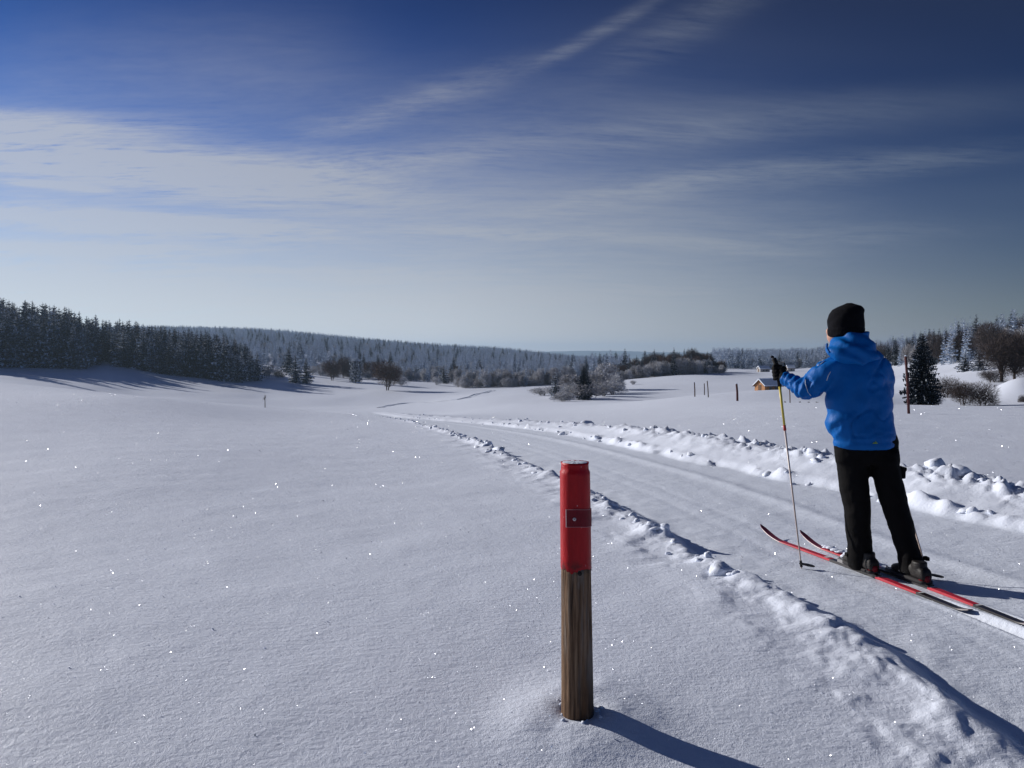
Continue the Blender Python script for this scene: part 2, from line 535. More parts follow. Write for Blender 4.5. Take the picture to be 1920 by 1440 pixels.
LB = smooth_line(LB); RB = smooth_line(RB)


def line_dist(x, y, L):
    """signed distance to a polyline (positive to the right of its direction) and length along it"""
    if x.size > 5000:
        k = np.hypot(x, y) < 85
        o0 = np.full(x.shape, -1e3); o1 = np.zeros(x.shape)
        o0[k], o1[k] = line_dist(x[k], y[k], L) if k.sum() <= 5000 else _ld(x[k], y[k], L)
        return o0, o1
    return _ld(x, y, L)


def _ld(x, y, L):
    best = np.full(x.shape, 1e9); sg = np.zeros(x.shape); al = np.zeros(x.shape); acc = 0.0
    for a, b in zip(L[:-1], L[1:]):
        d = b - a; ln = np.hypot(*d)
        if ln < 1e-9: continue
        u = d / ln
        t = np.clip((x - a[0]) * u[0] + (y - a[1]) * u[1], 0, ln)
        qx, qy = x - a[0] - t * u[0], y - a[1] - t * u[1]
        dd = np.hypot(qx, qy)
        k = dd < best
        best = np.where(k, dd, best)
        sg = np.where(k, np.where(u[0] * qy - u[1] * qx < 0, 1.0, -1.0), sg)
        al = np.where(k, acc + t, al); acc += ln
    return best * sg, al


def sst(v, lo, hi):
    t = np.clip((v - lo) / (hi - lo), 0, 1); return t * t * (3 - 2 * t)


POST = hit(1083, 1345)
SKT = []     # lines pressed into the trail by the two skis
for a_, b_ in (((1612, 1073), (1428, 1004)), ((1706, 1092), (1510, 1020))):
    p_, q_ = hit(*a_, off=-.06), hit(*b_, off=-.06); d_ = (q_ - p_); d_.z = 0; d_.normalize(); SKT.append((p_, d_))
BUMPS = []


def detail(x, y):
    """trail, banks, drifts: added to the large form; returns height and zone (0 field, 1 trail, 2 left bank, 3 right bank)"""
    if x.size == 1 and float(np.hypot(x, y).flat[0]) > 85:
        h = 0.020 * fbm(x * 0.5, y * 0.5, 3, 3) * 3 + 0.9 * fbm(x / 42.0, y / 42.0, 3, 91) * sst(np.hypot(x, y), 60, 160)
        for bx, by, br, bh in BUMPS: h = h + bh * np.exp(-((x - bx) ** 2 + (y - by) ** 2) / br ** 2)
        return h, np.zeros(x.shape, int)
    dl, al = line_dist(x, y, LB)     # positive on the trail side
    dr, ar = line_dist(x, y, RB)     # negative on the trail side
    r = np.hypot(x, y)
    near = 1 - sst(r, 45, 75)
    h = 0.011 * fbm(x * 0.5, y * 0.5, 3, 3) + 0.007 * fbm(x * 2.2 + 5, y * 2.2, 3, 11)
    h = h * np.clip(r / 4, 0.5, 1.1)
    wl = fbm(x * 1.6, y * 1.6, 3, 21); wl2 = fbm(x * 5.0, y * 5.0, 3, 25)
    dlw = dl + 0.09 * wl + 0.05 * wl2
    drw = dr + 0.14 * fbm(x * 1.1, y * 1.1, 3, 31) + 0.05 * fbm(x * 4.5, y * 4.5, 2, 33)
    ontrail = sst(dlw, -0.02, 0.16) * (1 - sst(drw, -0.12, 0.04))
    ontrail = np.where((dl > -0.5) & (dr < 0.5), ontrail, 0)
    # trail surface: lower than the field, with shallow ski tracks
    sink = 0.06
    groove = 0
    for off, dep, w in ((0.62, 0.003, 0.05), (0.86, 0.003, 0.05), (1.40, 0.004, 0.12), (1.62, -0.013, 0.09)):
        groove = groove - dep * np.exp(-((dl - off - 0.03 * wl) / w) ** 2)
    rough = 0.014 * fbm(x * 3.2, y * 3.2, 4, 41) * sst(0.8 - dl, 0, 0.8) + 0.005 * fbm(x * 6, y * 6, 3, 43)
    for p_, d_ in SKT:
        s_ = (x - p_.x) * d_.x + (y - p_.y) * d_.y; o_ = (x - p_.x) * d_.y - (y - p_.y) * d_.x
        o_ = o_ + .02 * np.clip(-s_ - .8, 0, 4) ** 1.5
        back = sst(-s_, .2, .9) * (1 - sst(-s_, 5, 7))
        groove = groove - back * (.020 * np.exp(-(o_ / .034) ** 4) - .010 * np.exp(-((np.abs(o_) - .055) / .022) ** 2))
    trail = -sink + groove + rough
    xj, yj = x + .03 * fbm(x * 12, y * 12, 2, 58), y + .03 * fbm(x * 12 + 7, y * 12, 2, 59)
    cl1 = clumps(xj, yj, .17, 500); cl2 = clumps(xj, yj, .085, 510)
    # left bank: small lumpy ridge, broken slabs
    lump = np.clip(fbm(x * 4.0, y * 4.0, 4, 51, 0.55) + 0.22, 0, 1)
    lump2 = np.clip(fbm(x * 9.0, y * 9.0, 3, 55, 0.55) + 0.15, 0, 1)
    ampl = (0.75 + 0.7 * vnoise(al * 0.8, al * 0, 61)) * (0.45 + 0.55 * sst(r, 3.5, 6))
    big = 1.0
    ridge = np.exp(-((dl + 0.08) / (0.105 * big)) ** 2)
    hump = np.clip(fbm(x * 2.0, y * 2.0, 2, 53) + 0.25, 0, 1)
    left = ridge * (0.045 * hump * (1 - sst(r, 3.5, 6)) + 0.020 + 0.06 * lump + 0.02 * lump2 + 0.055 * cl1 * np.clip(lump * 2.2, 0, 1) + 0.025 * cl2) * ampl
    skirt = np.exp(-((dl + 0.30) / 0.20) ** 2) * 0.022 * np.clip(lump * 2, 0, 1)
    left = 0.8 * (left + skirt) * sst(-dlw, -0.16, 0.02)
    # right bank: smooth ploughed face, chunky crest
    face = sst(drw, -0.10, 0.55) * (1 - sst(dr, 0.60, 1.35))
    far_less = 1 - 0.45 * sst(r, 13, 22)
    lump3 = np.clip(fbm(x * 3.4 + 9, y * 3.4, 4, 71, 0.6) + 0.12, 0, 1)
    wide = np.exp(-((dr - 0.64) / 0.24) ** 2)
    crest = wide * (0.06 * lump3 + 0.02 * lump2 + (0.062 * cl1 + 0.045 * cl2) * np.clip(0.35 + lump3 * 2, 0, 1))
    crest = crest + 0.03 * cl2 * sst(dr, 0.05, 0.5) * (1 - sst(dr, .7, 1.1)) * np.clip(fbm(x * 2.1, y * 2.1, 2, 79) * 3, 0, 1)
    right = (face * (0.125 + 0.06 * vnoise(ar * 0.9, ar * 0, 77)) + crest) * far_less
    foot = np.exp(-((dr + 0.05) / 0.07) ** 2) * np.clip(fbm(x * 3, y * 3, 3, 81) - 0.05, 0, 1) * 0.16
    right = np.where(dl > 0.2, right + foot, 0.0)
    out = h + near * (ontrail * (trail - h) + left + right)
    # drift and hollow round the marker post
    dp = np.hypot(x - POST.x, y - POST.y)
    out = out + 0.034 * np.exp(-((dp - 0.10) / 0.20) ** 2) * (1 + .5 * fbm(x * 6, y * 6, 2, 95)) - 0.018 * np.exp(-((dp) / 0.075) ** 2)
    for bx, by, br, bh in BUMPS:
        out = out + bh * np.exp(-((x - bx) ** 2 + (y - by) ** 2) / br ** 2)
    zone = np.zeros(x.shape, int)
    zone = np.where((near > 0.3) & (ontrail > 0.5), 1, zone)
    zone = np.where((near > 0.3) & (zone == 0) & (dl > -0.45) & (dl < 0.3), 2, zone)
    zone = np.where((near > 0.3) & (zone == 0) & (dr > -0.2) & (dr < 1.2) & (dl > 0.3), 3, zone)
    # gentle swells farther out
    out = out + sst(r, 60, 160) * 0.9 * fbm(x / 42.0, y / 42.0, 3, 91)
    return out, zone


GRID = {}


def G(x, y):
    """height of the finished ground"""
    xa = np.atleast_1d(np.asarray(x, float)); ya = np.atleast_1d(np.asarray(y, float))
    if GRID:
        az, lr, Z = GRID['az'], GRID['lr'], GRID['Z']
        a = np.clip(np.arctan2(xa, ya), az[0], az[-1]); l = np.log(np.clip(np.hypot(xa, ya), 0.9, 8900))
        i = np.clip(np.searchsorted(az, a) - 1, 0, len(az) - 2); j = np.clip(np.searchsorted(lr, l) - 1, 0, len(lr) - 2)
        u = (a - az[i]) / (az[i + 1] - az[i]); v = np.clip((l - lr[j]) / (lr[j + 1] - lr[j]), 0, 1)
        h = (Z[j, i] * (1 - u) + Z[j, i + 1] * u) * (1 - v) + (Z[j + 1, i] * (1 - u) + Z[j + 1, i + 1] * u) * v
    else:
        h = H0(xa, ya) + detail(xa, ya)[0]
    return float(h[0]) if np.ndim(x) == 0 else h


m_ = hit(1905, 756)
BUMPS.append((P(1915, 745, 84).x, 84.0, 3.2, 2.1))       # snow mound at the right edge


def build_ground():
    fine = np.arange(-39, 39.001, 0.15)
    side = 39 + np.cumsum(np.geomspace(0.2, 9, 42)); side = 39 + (side - 39) * (139.0 / (side[-1] - 39))
    az = np.concatenate([-side[::-1], fine, side])          # -178 .. 178
    rr = np.concatenate([np.geomspace(0.9, 2.3, 80), np.geomspace(2.3, 15, 450)[1:], np.geomspace(15, 60, 150)[1:], np.geomspace(60, 9000, 235)[1:]])
    A, Rr = np.meshgrid(np.radians(az), rr)
    X = np.sin(A) * Rr; Y = np.cos(A) * Rr
    d, zone = detail(X, Y)
    Z = H0(X, Y) + d
    nr, na = X.shape
    GRID.update(az=np.radians(az), lr=np.log(rr), Z=Z)
    V = np.stack([X.ravel(), Y.ravel(), Z.ravel()], -1)
    V = np.vstack([V, [[0, 0, float(G(0.0, 0.001))]]])
    idx = np.arange(nr * na).reshape(nr, na)
    q = np.stack([idx[:-1, :-1], idx[:-1, 1:], idx[1:, 1:], idx[1:, :-1]], -1).reshape(-1, 4)
    wrap = np.stack([idx[:-1, -1], idx[:-1, 0], idx[1:, 0], idx[1:, -1]], -1)
    c = len(V) - 1
    inner = np.stack([np.full(na, c), idx[0], np.roll(idx[0], -1), np.roll(idx[0], -1)], -1)
    allq = np.vstack([q, wrap])[:, ::-1]
    # smooth normals of the whole sheet, kept where the sheet is divided
    fz = zone.ravel()[allq].astype(int)
    fzone = np.max(fz, axis=1)
    fzone = np.where((fz == 1).all(1), 1, np.where(fzone == 1, 2, fzone))
    dl, _ = line_dist(V[allq[:, 0], 0], V[allq[:, 0], 1], LB)
    fzone = np.where((fzone == 2) & (dl > 0.6), 3, fzone)
    e1 = V[allq[:, 2]] - V[allq[:, 0]]; e2 = V[allq[:, 3]] - V[allq[:, 1]]
    fn = np.cross(e1, e2)
    VN = np.zeros_like(V)
    for k in range(4): np.add.at(VN, allq[:, k], fn)
    VN /= np.linalg.norm(VN, axis=1, keepdims=True) + 1e-12
    VN[c] = (0, 0, 1)
    objs = {}
    for zid, nm, mt in ((0, 'snow_field', 'snow'), (1, 'ski_trail', 'packed'), (2, 'snow_bank', 'snow'), (3, 'snow_bank', 'snow')):
        fs = allq[fzone == zid]
        u, inv = np.unique(fs, return_inverse=True)
        o = np_mesh(nm, V[u], inv.reshape(fs.shape), M[mt])
        if zid == 0:
            pass
        o.data.normals_split_custom_set_from_vertices([tuple(v) for v in VN[u]])
        tag(o, kind='structure')
        objs[zid] = o
    # the patch under the photographer's feet
    k = na
    me_v = [tuple(V[c])] + [tuple(v) for v in V[:na]]
    fs = [(0, 1 + (i + 1) % na, 1 + i) for i in range(na)]
    tag(mesh_obj('snow_field', me_v, fs, M['snow']), kind='structure')
    return objs


GR = build_ground()


# ------------------------------------------------------------------ trees
def vary(v, a): return v * (1 + random.uniform(-a, a))


def make_spruce(H, Rad, nlev, nb, snow, kids=4, ws0=1.0):
    """crown (boughs with hanging twigs, snow on top) and trunk of one spruce, metres"""
    c = MB(); t = MB()
    t.tube([(0, 0, -0.6), (0.02, 0, H * 0.3), (0, 0.02, H * 0.7), (0, 0, H * 0.98)], [H * 0.016, H * 0.013, H * 0.007, 0.02], 7)
    for i in range(nlev):
        u = (i + random.uniform(-.3, .3)) / nlev
        u = max(0.0, u)
        z = H * (0.05 + 0.93 * u)
        ln0 = Rad * ((1 - u) ** 0.8) * (0.55 + 0.45 * min(1, u * 6)) + 0.12 * Rad * (1 - u)
        n = max(4, int(nb * (1 - 0.45 * u)))
        a0 = random.uniform(0, 6.28)
        for k in range(n):
            a = a0 + 6.2832 * k / n + random.uniform(-.25, .25)
            ln = ln0 * random.uniform(0.62, 1.18) + 0.1
            d = Vector((math.cos(a), math.sin(a), 0)); sd = Vector((-math.sin(a), math.cos(a), 0))
            dr = random.uniform(0.30, 0.62) * (1 - 0.7 * u); up = random.uniform(0.05, 0.25) + 0.5 * u
            zb = z + random.uniform(-.5, .5) * H / nlev
            sp = []
            for j in range(kids + 1):
                s = j / kids
                sp.append(d * (ln * s) + Vector((0, 0, zb + ln * (up * s - dr * s * s + 0.10 * s ** 4))))
            for j in range(kids):
                p, q = sp[j], sp[j + 1]; s = (j + 0.5) / kids
                w = ln * (0.30 * (1 - s) + 0.10) * random.uniform(.7, 1.2) * ws0
                mid = p + (q - p) * 0.3
                for sg in (-1, 1):
                    tip = mid + sd * (sg * w) + d * (w * 0.55) + Vector((0, 0, -w * random.uniform(.05, .45)))
                    c.tri(p, q, tip, 1 if random.random() < snow * 0.75 else 0)
                hang = (ln * random.uniform(.12, .30) + 0.1) * (0.4 + 0.6 * ws0)
                off = sd * random.uniform(-w, w) * 0.5
                c.tri(p + off * .3, q + off * .3, mid + off - Vector((0, 0, hang)), 1 if random.random() < snow * 0.5 else 0)
                o2 = sd * w * random.uniform(.3, .8) * random.choice((-1, 1))
                c.tri(mid + o2 * .2, mid + o2 + d * w * .4, mid + o2 * .8 + d * w * .1 - Vector((0, 0, hang * .9)))
                if random.random() < snow:
                    lift = Vector((0, 0, 0.05 + 0.012 * ln)); ws = w * random.uniform(.35, .7)
                    a1 = p + lift; b1 = q + lift
                    m1 = mid + lift * 1.3
                    c.tri(a1, b1, m1 + sd * ws - Vector((0, 0, ws * .3)), 1)
                    c.tri(b1, a1, m1 - sd * ws - Vector((0, 0, ws * .3)), 1)
    return c, t


def make_bare(H, W, z0, n, stems=1, twig=0.03, tl=0.14, lumps=5):
    """leafless tree or bush: trunk, limbs, and a crown of fine twigs in a few uneven rounded masses (H high, W wide, crown from z0)"""
    t = MB(); c = MB()
    hc = (H + z0) / 2; hz = (H - z0) / 2
    blobs = [(Vector((0, 0, hc)), 0.78)]
    for k in range(lumps):
        a = 6.28 * k / lumps + random.uniform(-.5, .5)
        blobs.append((Vector((math.cos(a) * W * .24, math.sin(a) * W * .24, hc + random.uniform(-.62, .34) * hz)), random.uniform(.44, .62)))
    tops = []
    for s_ in range(stems):
        a = random.uniform(0, 6.28); o = Vector((math.cos(a), math.sin(a), 0)) * (W * .05 if stems > 1 else 0)
        top = Vector((o.x * 3, o.y * 3, z0 + hz * .8)); r = H * (.024 if stems == 1 else .013)
        t.tube([o + Vector((0, 0, -.4)), o * 1.2 + Vector((0, 0, z0 * .6 + .02 * H)), top], [r * 1.2, r, r * .55], 6)
        tops.append((o * 1.2 + Vector((0, 0, max(z0 * .8, .03 * H))), top, r))
    for k in range(16 + 8 * stems):
        b0, top, r = random.choice(tops); bl, br = random.choice(blobs)
        p = b0 + (top - b0) * random.random()
        q = bl + Vector((random.gauss(0, 1), random.gauss(0, 1), random.gauss(0, .9))).normalized() * (W * .5 * br * .75)
        q.z = max(q.z, z0 * .9 + .05 * H)
        m = (p + q) / 2 + Vector((random.uniform(-1, 1), random.uniform(-1, 1), random.uniform(-.2, .8))) * H * .03
        c.tube([p, m, q], [r * .5, r * .34, r * .12], 4, 1, cap=False)
    for k in range(n):
        bl, br = random.choices(blobs, [2.2] + [1] * lumps)[0]
        d = Vector((random.gauss(0, 1), random.gauss(0, 1), random.gauss(0, 1))).normalized()
        rr = random.random() ** .42
        p = bl + Vector((d.x * W * .5 * br, d.y * W * .5 * br, d.z * hz * br * 1.25)) * rr
        if p.z < z0 * .75 or p.z > H * 1.04: continue
        g = (d * .9 + Vector((random.uniform(-1, 1), random.uniform(-1, 1), random.uniform(-.3, 1.3))) * .75).normalized()
        ln = H * tl * random.uniform(.5, 1.15)
        sd = g.cross(Vector((random.uniform(-1, 1), random.uniform(-1, 1), random.uniform(-1, 1)))).normalized() * twig * random.uniform(.6, 1.2)
        a_ = p - g * ln * .5
        c.tri(a_ - sd, a_ + sd, p + g * ln * .5, 0)
        if k % 3 == 0:
            g2 = (g + Vector((random.uniform(-1, 1), random.uniform(-1, 1), random.uniform(-1, 1))) * .8).normalized()
            c.tri(p - sd, p + sd, p + g2 * ln * .5, 0)
    return c, t


PROTO = {}


def register(key, crown, trunk, mats, H, name):
    cm = bpy.data.meshes.new('crown'); cm.from_pydata([tuple(v) for v in crown.v], [], crown.f)
    for m in mats: cm.materials.append(m)
    cm.polygons.foreach_set('material_index', np.array(crown.m, dtype=np.int32)); cm.update()
    tm = bpy.data.meshes.new('trunk'); tm.from_pydata([tuple(v) for v in trunk.v], [], trunk.f)
    tm.materials.append(M['bark']); tm.polygons.foreach_set('use_smooth', np.ones(len(tm.polygons), dtype=bool)); tm.update()
    zs = max(Vector(v).z for v in crown.v)
    ws = np.percentile(np.abs(np.array([(v[0], v[1]) for v in crown.v])), 97)
    PROTO[key] = dict(crown=cm, trunk=tm, H=zs, W=ws, name=name)


NS = [M['needle'], M['tree_snow']]
NF = [M['needle_frost_haze'], M['tree_snow']]
for k in range(4): c_, t_ = make_spruce(20, 3.5 + .35 * k, 26, 10, 0.28); register('dark%d' % k, c_, t_, NS, 20, 'spruce_tree')
for k in range(3): c_, t_ = make_spruce(16, 3.2, 22, 10, 0.75); register('snowy%d' % k, c_, t_, NS, 16, 'spruce_tree')
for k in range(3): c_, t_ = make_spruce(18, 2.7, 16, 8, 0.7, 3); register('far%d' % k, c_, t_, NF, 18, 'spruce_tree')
for k in range(2): c_, t_ = make_spruce(10, 2.1, 48, 18, 0.10, 8, 0.5); register('big%d' % k, c_, t_, NS, 10, 'spruce_tree')
for k in range(2): c_, t_ = make_bare(10, 8.0, 0.9, 3200, 2, 0.045); register('bare%d' % k, c_, t_, [M['twig'], M['bark']], 10, 'bare_tree')
for k in range(2): c_, t_ = make_bare(9, 6.0, 0.5, 1700, 1, 0.085); register('frost%d' % k, c_, t_, [M['twig_frost'], M['twig_frost']], 9, 'frosted_tree')
for k in range(3): c_, t_ = make_bare(4.5, 5.5, 0.1, 1300, 4, 0.055, .16); register('bush%d' % k, c_, t_, [M['twig_frost'], M['twig_frost']], 4.5, 'frosted_bush')
for k in range(2): c_, t_ = make_bare(4.5, 5.0, 0.1, 3800, 3, 0.016, .17); register('dbush%d' % k, c_, t_, [M['twig_dark'], M['bark']], 4.5, 'bare_bush')
for k in range(2): c_, t_ = make_bare(10, 7.0, 1.0, 4600, 1, 0.026, .13, 7); register('dbare%d' % k, c_, t_, [M['twig_dark'], M['bark']], 10, 'bare_tree')
c_, t_ = make_bare(2.2, 0.55, 0.9, 34, 1, 0.005, .34, 3); register('sapling', c_, t_, [M['twig'], M['bark']], 2.2, 'sapling')


def plant(key, loc, h, label, cat='tree', group=None, w=None, rz=None, name=None):
    p = PROTO[key]
    s = h / p['H']
    e = empty(name or p['name'], loc, random.uniform(0, 6.28) if rz is None else rz)
    sx = s if w is None else w / (2 * p['W'])
    e.scale = (sx, sx, s)
    for nm in ('trunk', 'crown'):
        o = bpy.data.objects.new(nm, p[nm]); COL.objects.link(o); o.parent = e
    tag(e, label, cat, group)
    return e


def at(px, base, Y, lo=0.75, hi=1.35):
    """where on the land a thing stands whose foot is seen at a pixel, near distance Y"""
    q = hit(px, base, Y * lo, Y * hi)
    if abs(q.y / Y - hi) < 0.02 or abs(q.y / Y - lo) < 0.02:
        X = (px - 960) / F * Y; q = Vector((X, Y, 0))
    q.z = G(q.x, q.y)
    return q


def put(key, px, top, base, Y, label, cat='tree', group=None, wpx=None, **kw):
    q = at(px, base, Y)
    tz = P(px, top, q.y).z
    h = max(0.4, tz - q.z)
    return plant(key, q - Vector((0, 0, 0.08)), h, label, cat, group, None if wpx is None else wpx / F * q.y, **kw)


# the dense spruce forest on the left
GF = 'spruces of the dense dark forest on the left'
edge = [(-90, 686), (0, 688), (60, 690), (110, 692), (150, 694), (190, 684), (215, 684), (240, 690), (300, 701), (350, 706), (400, 712), (440, 717), (492, 714)]
ex = [e[0] for e in edge]; ey = [e[1] for e in edge]
sky_line = ([-90, 0, 100, 200, 300, 400, 470, 492], [548, 561, 575, 597, 612, 624, 645, 655])
nforest = 0
for row in range(8):
    px = -85 + row * 5
    while px < 488 - row * 6:
        p0 = px + random.uniform(-4, 4)
        gap = 186 < p0 < 220 and row < 4
        if not gap:
            f = at(p0, float(np.interp(p0, ex, ey)), 305)
            f = f * ((f.length + row * random.uniform(8, 13)) / f.length)
            z = G(f.x, f.y)
            st = P(p0, float(np.interp(p0, *sky_line)), f.y).z - z
            h = st * random.uniform(0.60, 1.02) if row < 3 else st * random.uniform(0.9, 1.06)
            h = min(max(h, 9), 27)
            key = 'dark%d' % random.randrange(4) if random.random() < (.5 if row < 2 else .85) else 'snowy%d' % random.randrange(3)
            plant(key, (f.x, f.y, z - .1), h, 'dark snow-dusted spruce standing in the dense forest on the left', 'tree', GF, w=h * random.uniform(.26, .42))
            nforest += 1
        px += random.uniform(13, 20) if row < 2 else random.uniform(17, 25)
put('snowy0', 232, 618, 690, 300, 'snowy spruce standing forward of the left forest beside the small clearing', wpx=34)
put('dark1', 256, 640, 688, 302, 'short dark spruce just right of the snowy one by the forest clearing', wpx=22)
put('snowy1', 378, 655, 708, 300, 'pale snow-covered spruce at the foot of the left forest edge', wpx=24)
put('snowy2', 470, 668, 714, 300, 'snow-laden spruce closing the right end of the dark forest', wpx=26)
put('snowy1', 446, 662, 717, 302, 'snow-laden spruce one step in from the right end of the dark forest', wpx=26)

# single trees and bushes of the middle distance
put('dark2', 542, 651, 700, 385, 'tall dark spruce behind the two small snowy spruces', wpx=20)
put('snowy0', 554, 664, 718, 330, 'left one of the two small snowy spruces standing side by side', wpx=24)
put('snowy2', 574, 671, 719, 330, 'right one of the two small snowy spruces standing side by side', wpx=20)
put('bush0', 503, 680, 709, 340, 'pale sunlit bush beside the right end of the dark forest', 'bush', wpx=30)
put('dbush0', 522, 690, 708, 360, 'low dark bush between the forest end and the small snowy spruces', 'bush', wpx=22)
put('bare0', 622, 670, 713, 340, 'brown leafless tree left of the snow-plastered columnar tree', wpx=32)
put('bare1', 645, 664, 708, 400, 'dark brown leafless tree just behind the columnar tree', wpx=26)
put('bare1', 694, 674, 710, 370, 'brown leafless tree between the columnar tree and the big bare tree', wpx=28)
put('bare0', 725, 670, 733, 300, 'big round brown leafless tree standing alone on the snow slope', wpx=52)
put('bush1', 752, 702, 722, 330, 'low frosted bush right behind the big bare tree', 'bush', wpx=26)
put('snowy0', 780, 683, 706, 430, 'small snowy spruce, left one of a pair before the far forest', wpx=13)
put('snowy1', 795, 687, 709, 430, 'small snowy spruce, right one of a pair before the far forest', wpx=13)
put('bush2', 819, 704, 722, 370, 'small frosted bush at the left foot of the pointed snowy spruce', 'bush', wpx=16)
put('snowy2', 832, 685, 720, 365, 'pointed snowy spruce beside the brown bare tree before the thicket', wpx=17)
put('bare0', 853, 683, 708, 400, 'brown leafless tree right behind the pointed snowy spruce', wpx=28)
put('snowy0', 1041, 693, 748, 205, 'slim snow-plastered spruce left in the bush island', wpx=17)
put('big0', 1095, 684, 748, 206, 'brownish spruce rising from the middle of the bush island', wpx=24)
put('frost0', 1136, 676, 734, 255, 'round frosted tree behind the bush island', wpx=46)
put('frost1', 1114, 688, 740, 232, 'pale frosted tree to the right of the brownish spruce', wpx=52)
put('frost0', 1068, 698, 741, 235, 'pale frosted tree between the two spruces of the bush island', wpx=50)
put('frost1', 1150, 696, 738, 240, 'pale frosted tree closing the bush island on the right', wpx=40)
put('bush0', 1187, 712, 722, 300, 'tiny round brown bush alone on the snow hump', 'bush', wpx=11)
put('sapling', 497, 729, 764, 92, 'thin leafless sapling alone on the left snowfield', 'sapling', wpx=9)
for i, (px, tp, bs, w) in enumerate([(1018, 724, 744, 46), (1046, 718, 746, 50), (1072, 714, 747, 54), (1100, 714, 748, 54), (1130, 708, 745, 54), (1150, 710, 741, 46), (1088, 728, 751, 40), (1056, 730, 750, 40)]):
    put('bush%d' % (i % 3), px, tp, bs, 215, ['leftmost low frosted bush of the bush island', 'low frosted bush at the foot of the slim snowy spruce', 'low frosted bush midway between the two spruces of the bush island', 'low frosted bush at the foot of the brownish spruce', 'second low frosted bush from the right end of the bush island', 'rightmost low frosted bush of the bush island', 'low frosted bush standing foremost below the brownish spruce', 'low frosted bush standing foremost below the slim snowy spruce'][i], 'bush', 'low frosted bushes of the bush island', wpx=w)
put('dark3', 1209, 657, 700, 400, 'dark spruce tip sticking out of the frosted wood on the hump', wpx=16)
put('dark0', 1333, 660, 696, 420, 'dark snow-flecked spruce at the right end of the wood on the hump', wpx=22)
put('bush1', 1351, 685, 700, 400, 'pale frosted bush right of the dark spruce ending the wood', 'bush', wpx=20)
# right side
put('big1', 1729, 623, 763, 70, 'tall dark spruce with snow flecks right of the skier', wpx=47)
put('dbush0', 1777, 699, 748, 78, 'frosted layered bush right of the tall dark spruce', 'bush', wpx=56)
put('dbush1', 1806, 709, 761, 72, 'dark bare bush in the middle of the right-hand bushes', 'bush', wpx=44)
put('dbush0', 1842, 708, 761, 72, 'broad dark bare bush nearest the snow mound', 'bush', wpx=58)
put('bush0', 1752, 735, 762, 71, 'low frosted bush at the foot of the tall dark spruce', 'bush', wpx=30)
put('snowy1', 1809, 659, 699, 150, 'snow-laden spruce standing alone on the right-hand slope', wpx=24)
put('snowy2', 1836, 655, 697, 165, 'faint snowy spruce behind the lone snow-laden one on the right slope', wpx=26)
put('dbare0', 1878, 612, 712, 125, 'tall dark bare tree with a thick trunk near the right edge', wpx=70)
put('dbare1', 1902, 618, 710, 128, 'dark bare tree second from the right edge', wpx=60)
put('dbare0', 1935, 608, 712, 124, 'dark bare tree cut by the right edge of the picture', wpx=70)
put('dbush1', 1860, 690, 714, 124, 'dark scrub at the foot of the tall bare trees', 'bush', wpx=44)
put('dbush0', 1918, 736, 756, 82, 'beige bush beside the snow mound at the right edge', 'bush', wpx=18)

# columnar tree plastered with snow
def columnar():
    q = at(667, 718, 320); h = P(667, 672, q.y).z - q.z; w = 23 / F * q.y / 2
    e = empty('columnar_tree', q)
    t = MB(); t.tube([(0, 0, -.4), (0, 0, h * .9)], [.25, .08], 7); t.build('trunk', M['bark'], e)
    c = MB()
    for i in range(9000):
        u = random.random(); z = h * (0.05 + .95 * u)
        rr = w * (1 if u < .82 else math.sqrt(max(0.03, 1 - ((u - .82) / .19) ** 2))) * (.9 + .12 * math.sin(u * 17))
        a = random.uniform(0, 6.28); r = rr * random.uniform(.55, 1.06)
        p = Vector((math.cos(a) * r, math.sin(a) * r, z)); s = random.uniform(.18, .42)
        d1 = Vector((random.uniform(-1, 1), random.uniform(-1, 1), random.uniform(-1, .3))) * s
        d2 = Vector((random.uniform(-1, 1), random.uniform(-1, 1), random.uniform(-1, .3))) * s
        c.tri(p, p + d1, p + d2, 1 if random.random() < .34 + .5 * (u > .9) else 0)
    c.build('crown', NS, e, smooth=False)
    tag(e, 'snow-plastered columnar tree with a rounded top between bare trees', 'tree')
columnar()


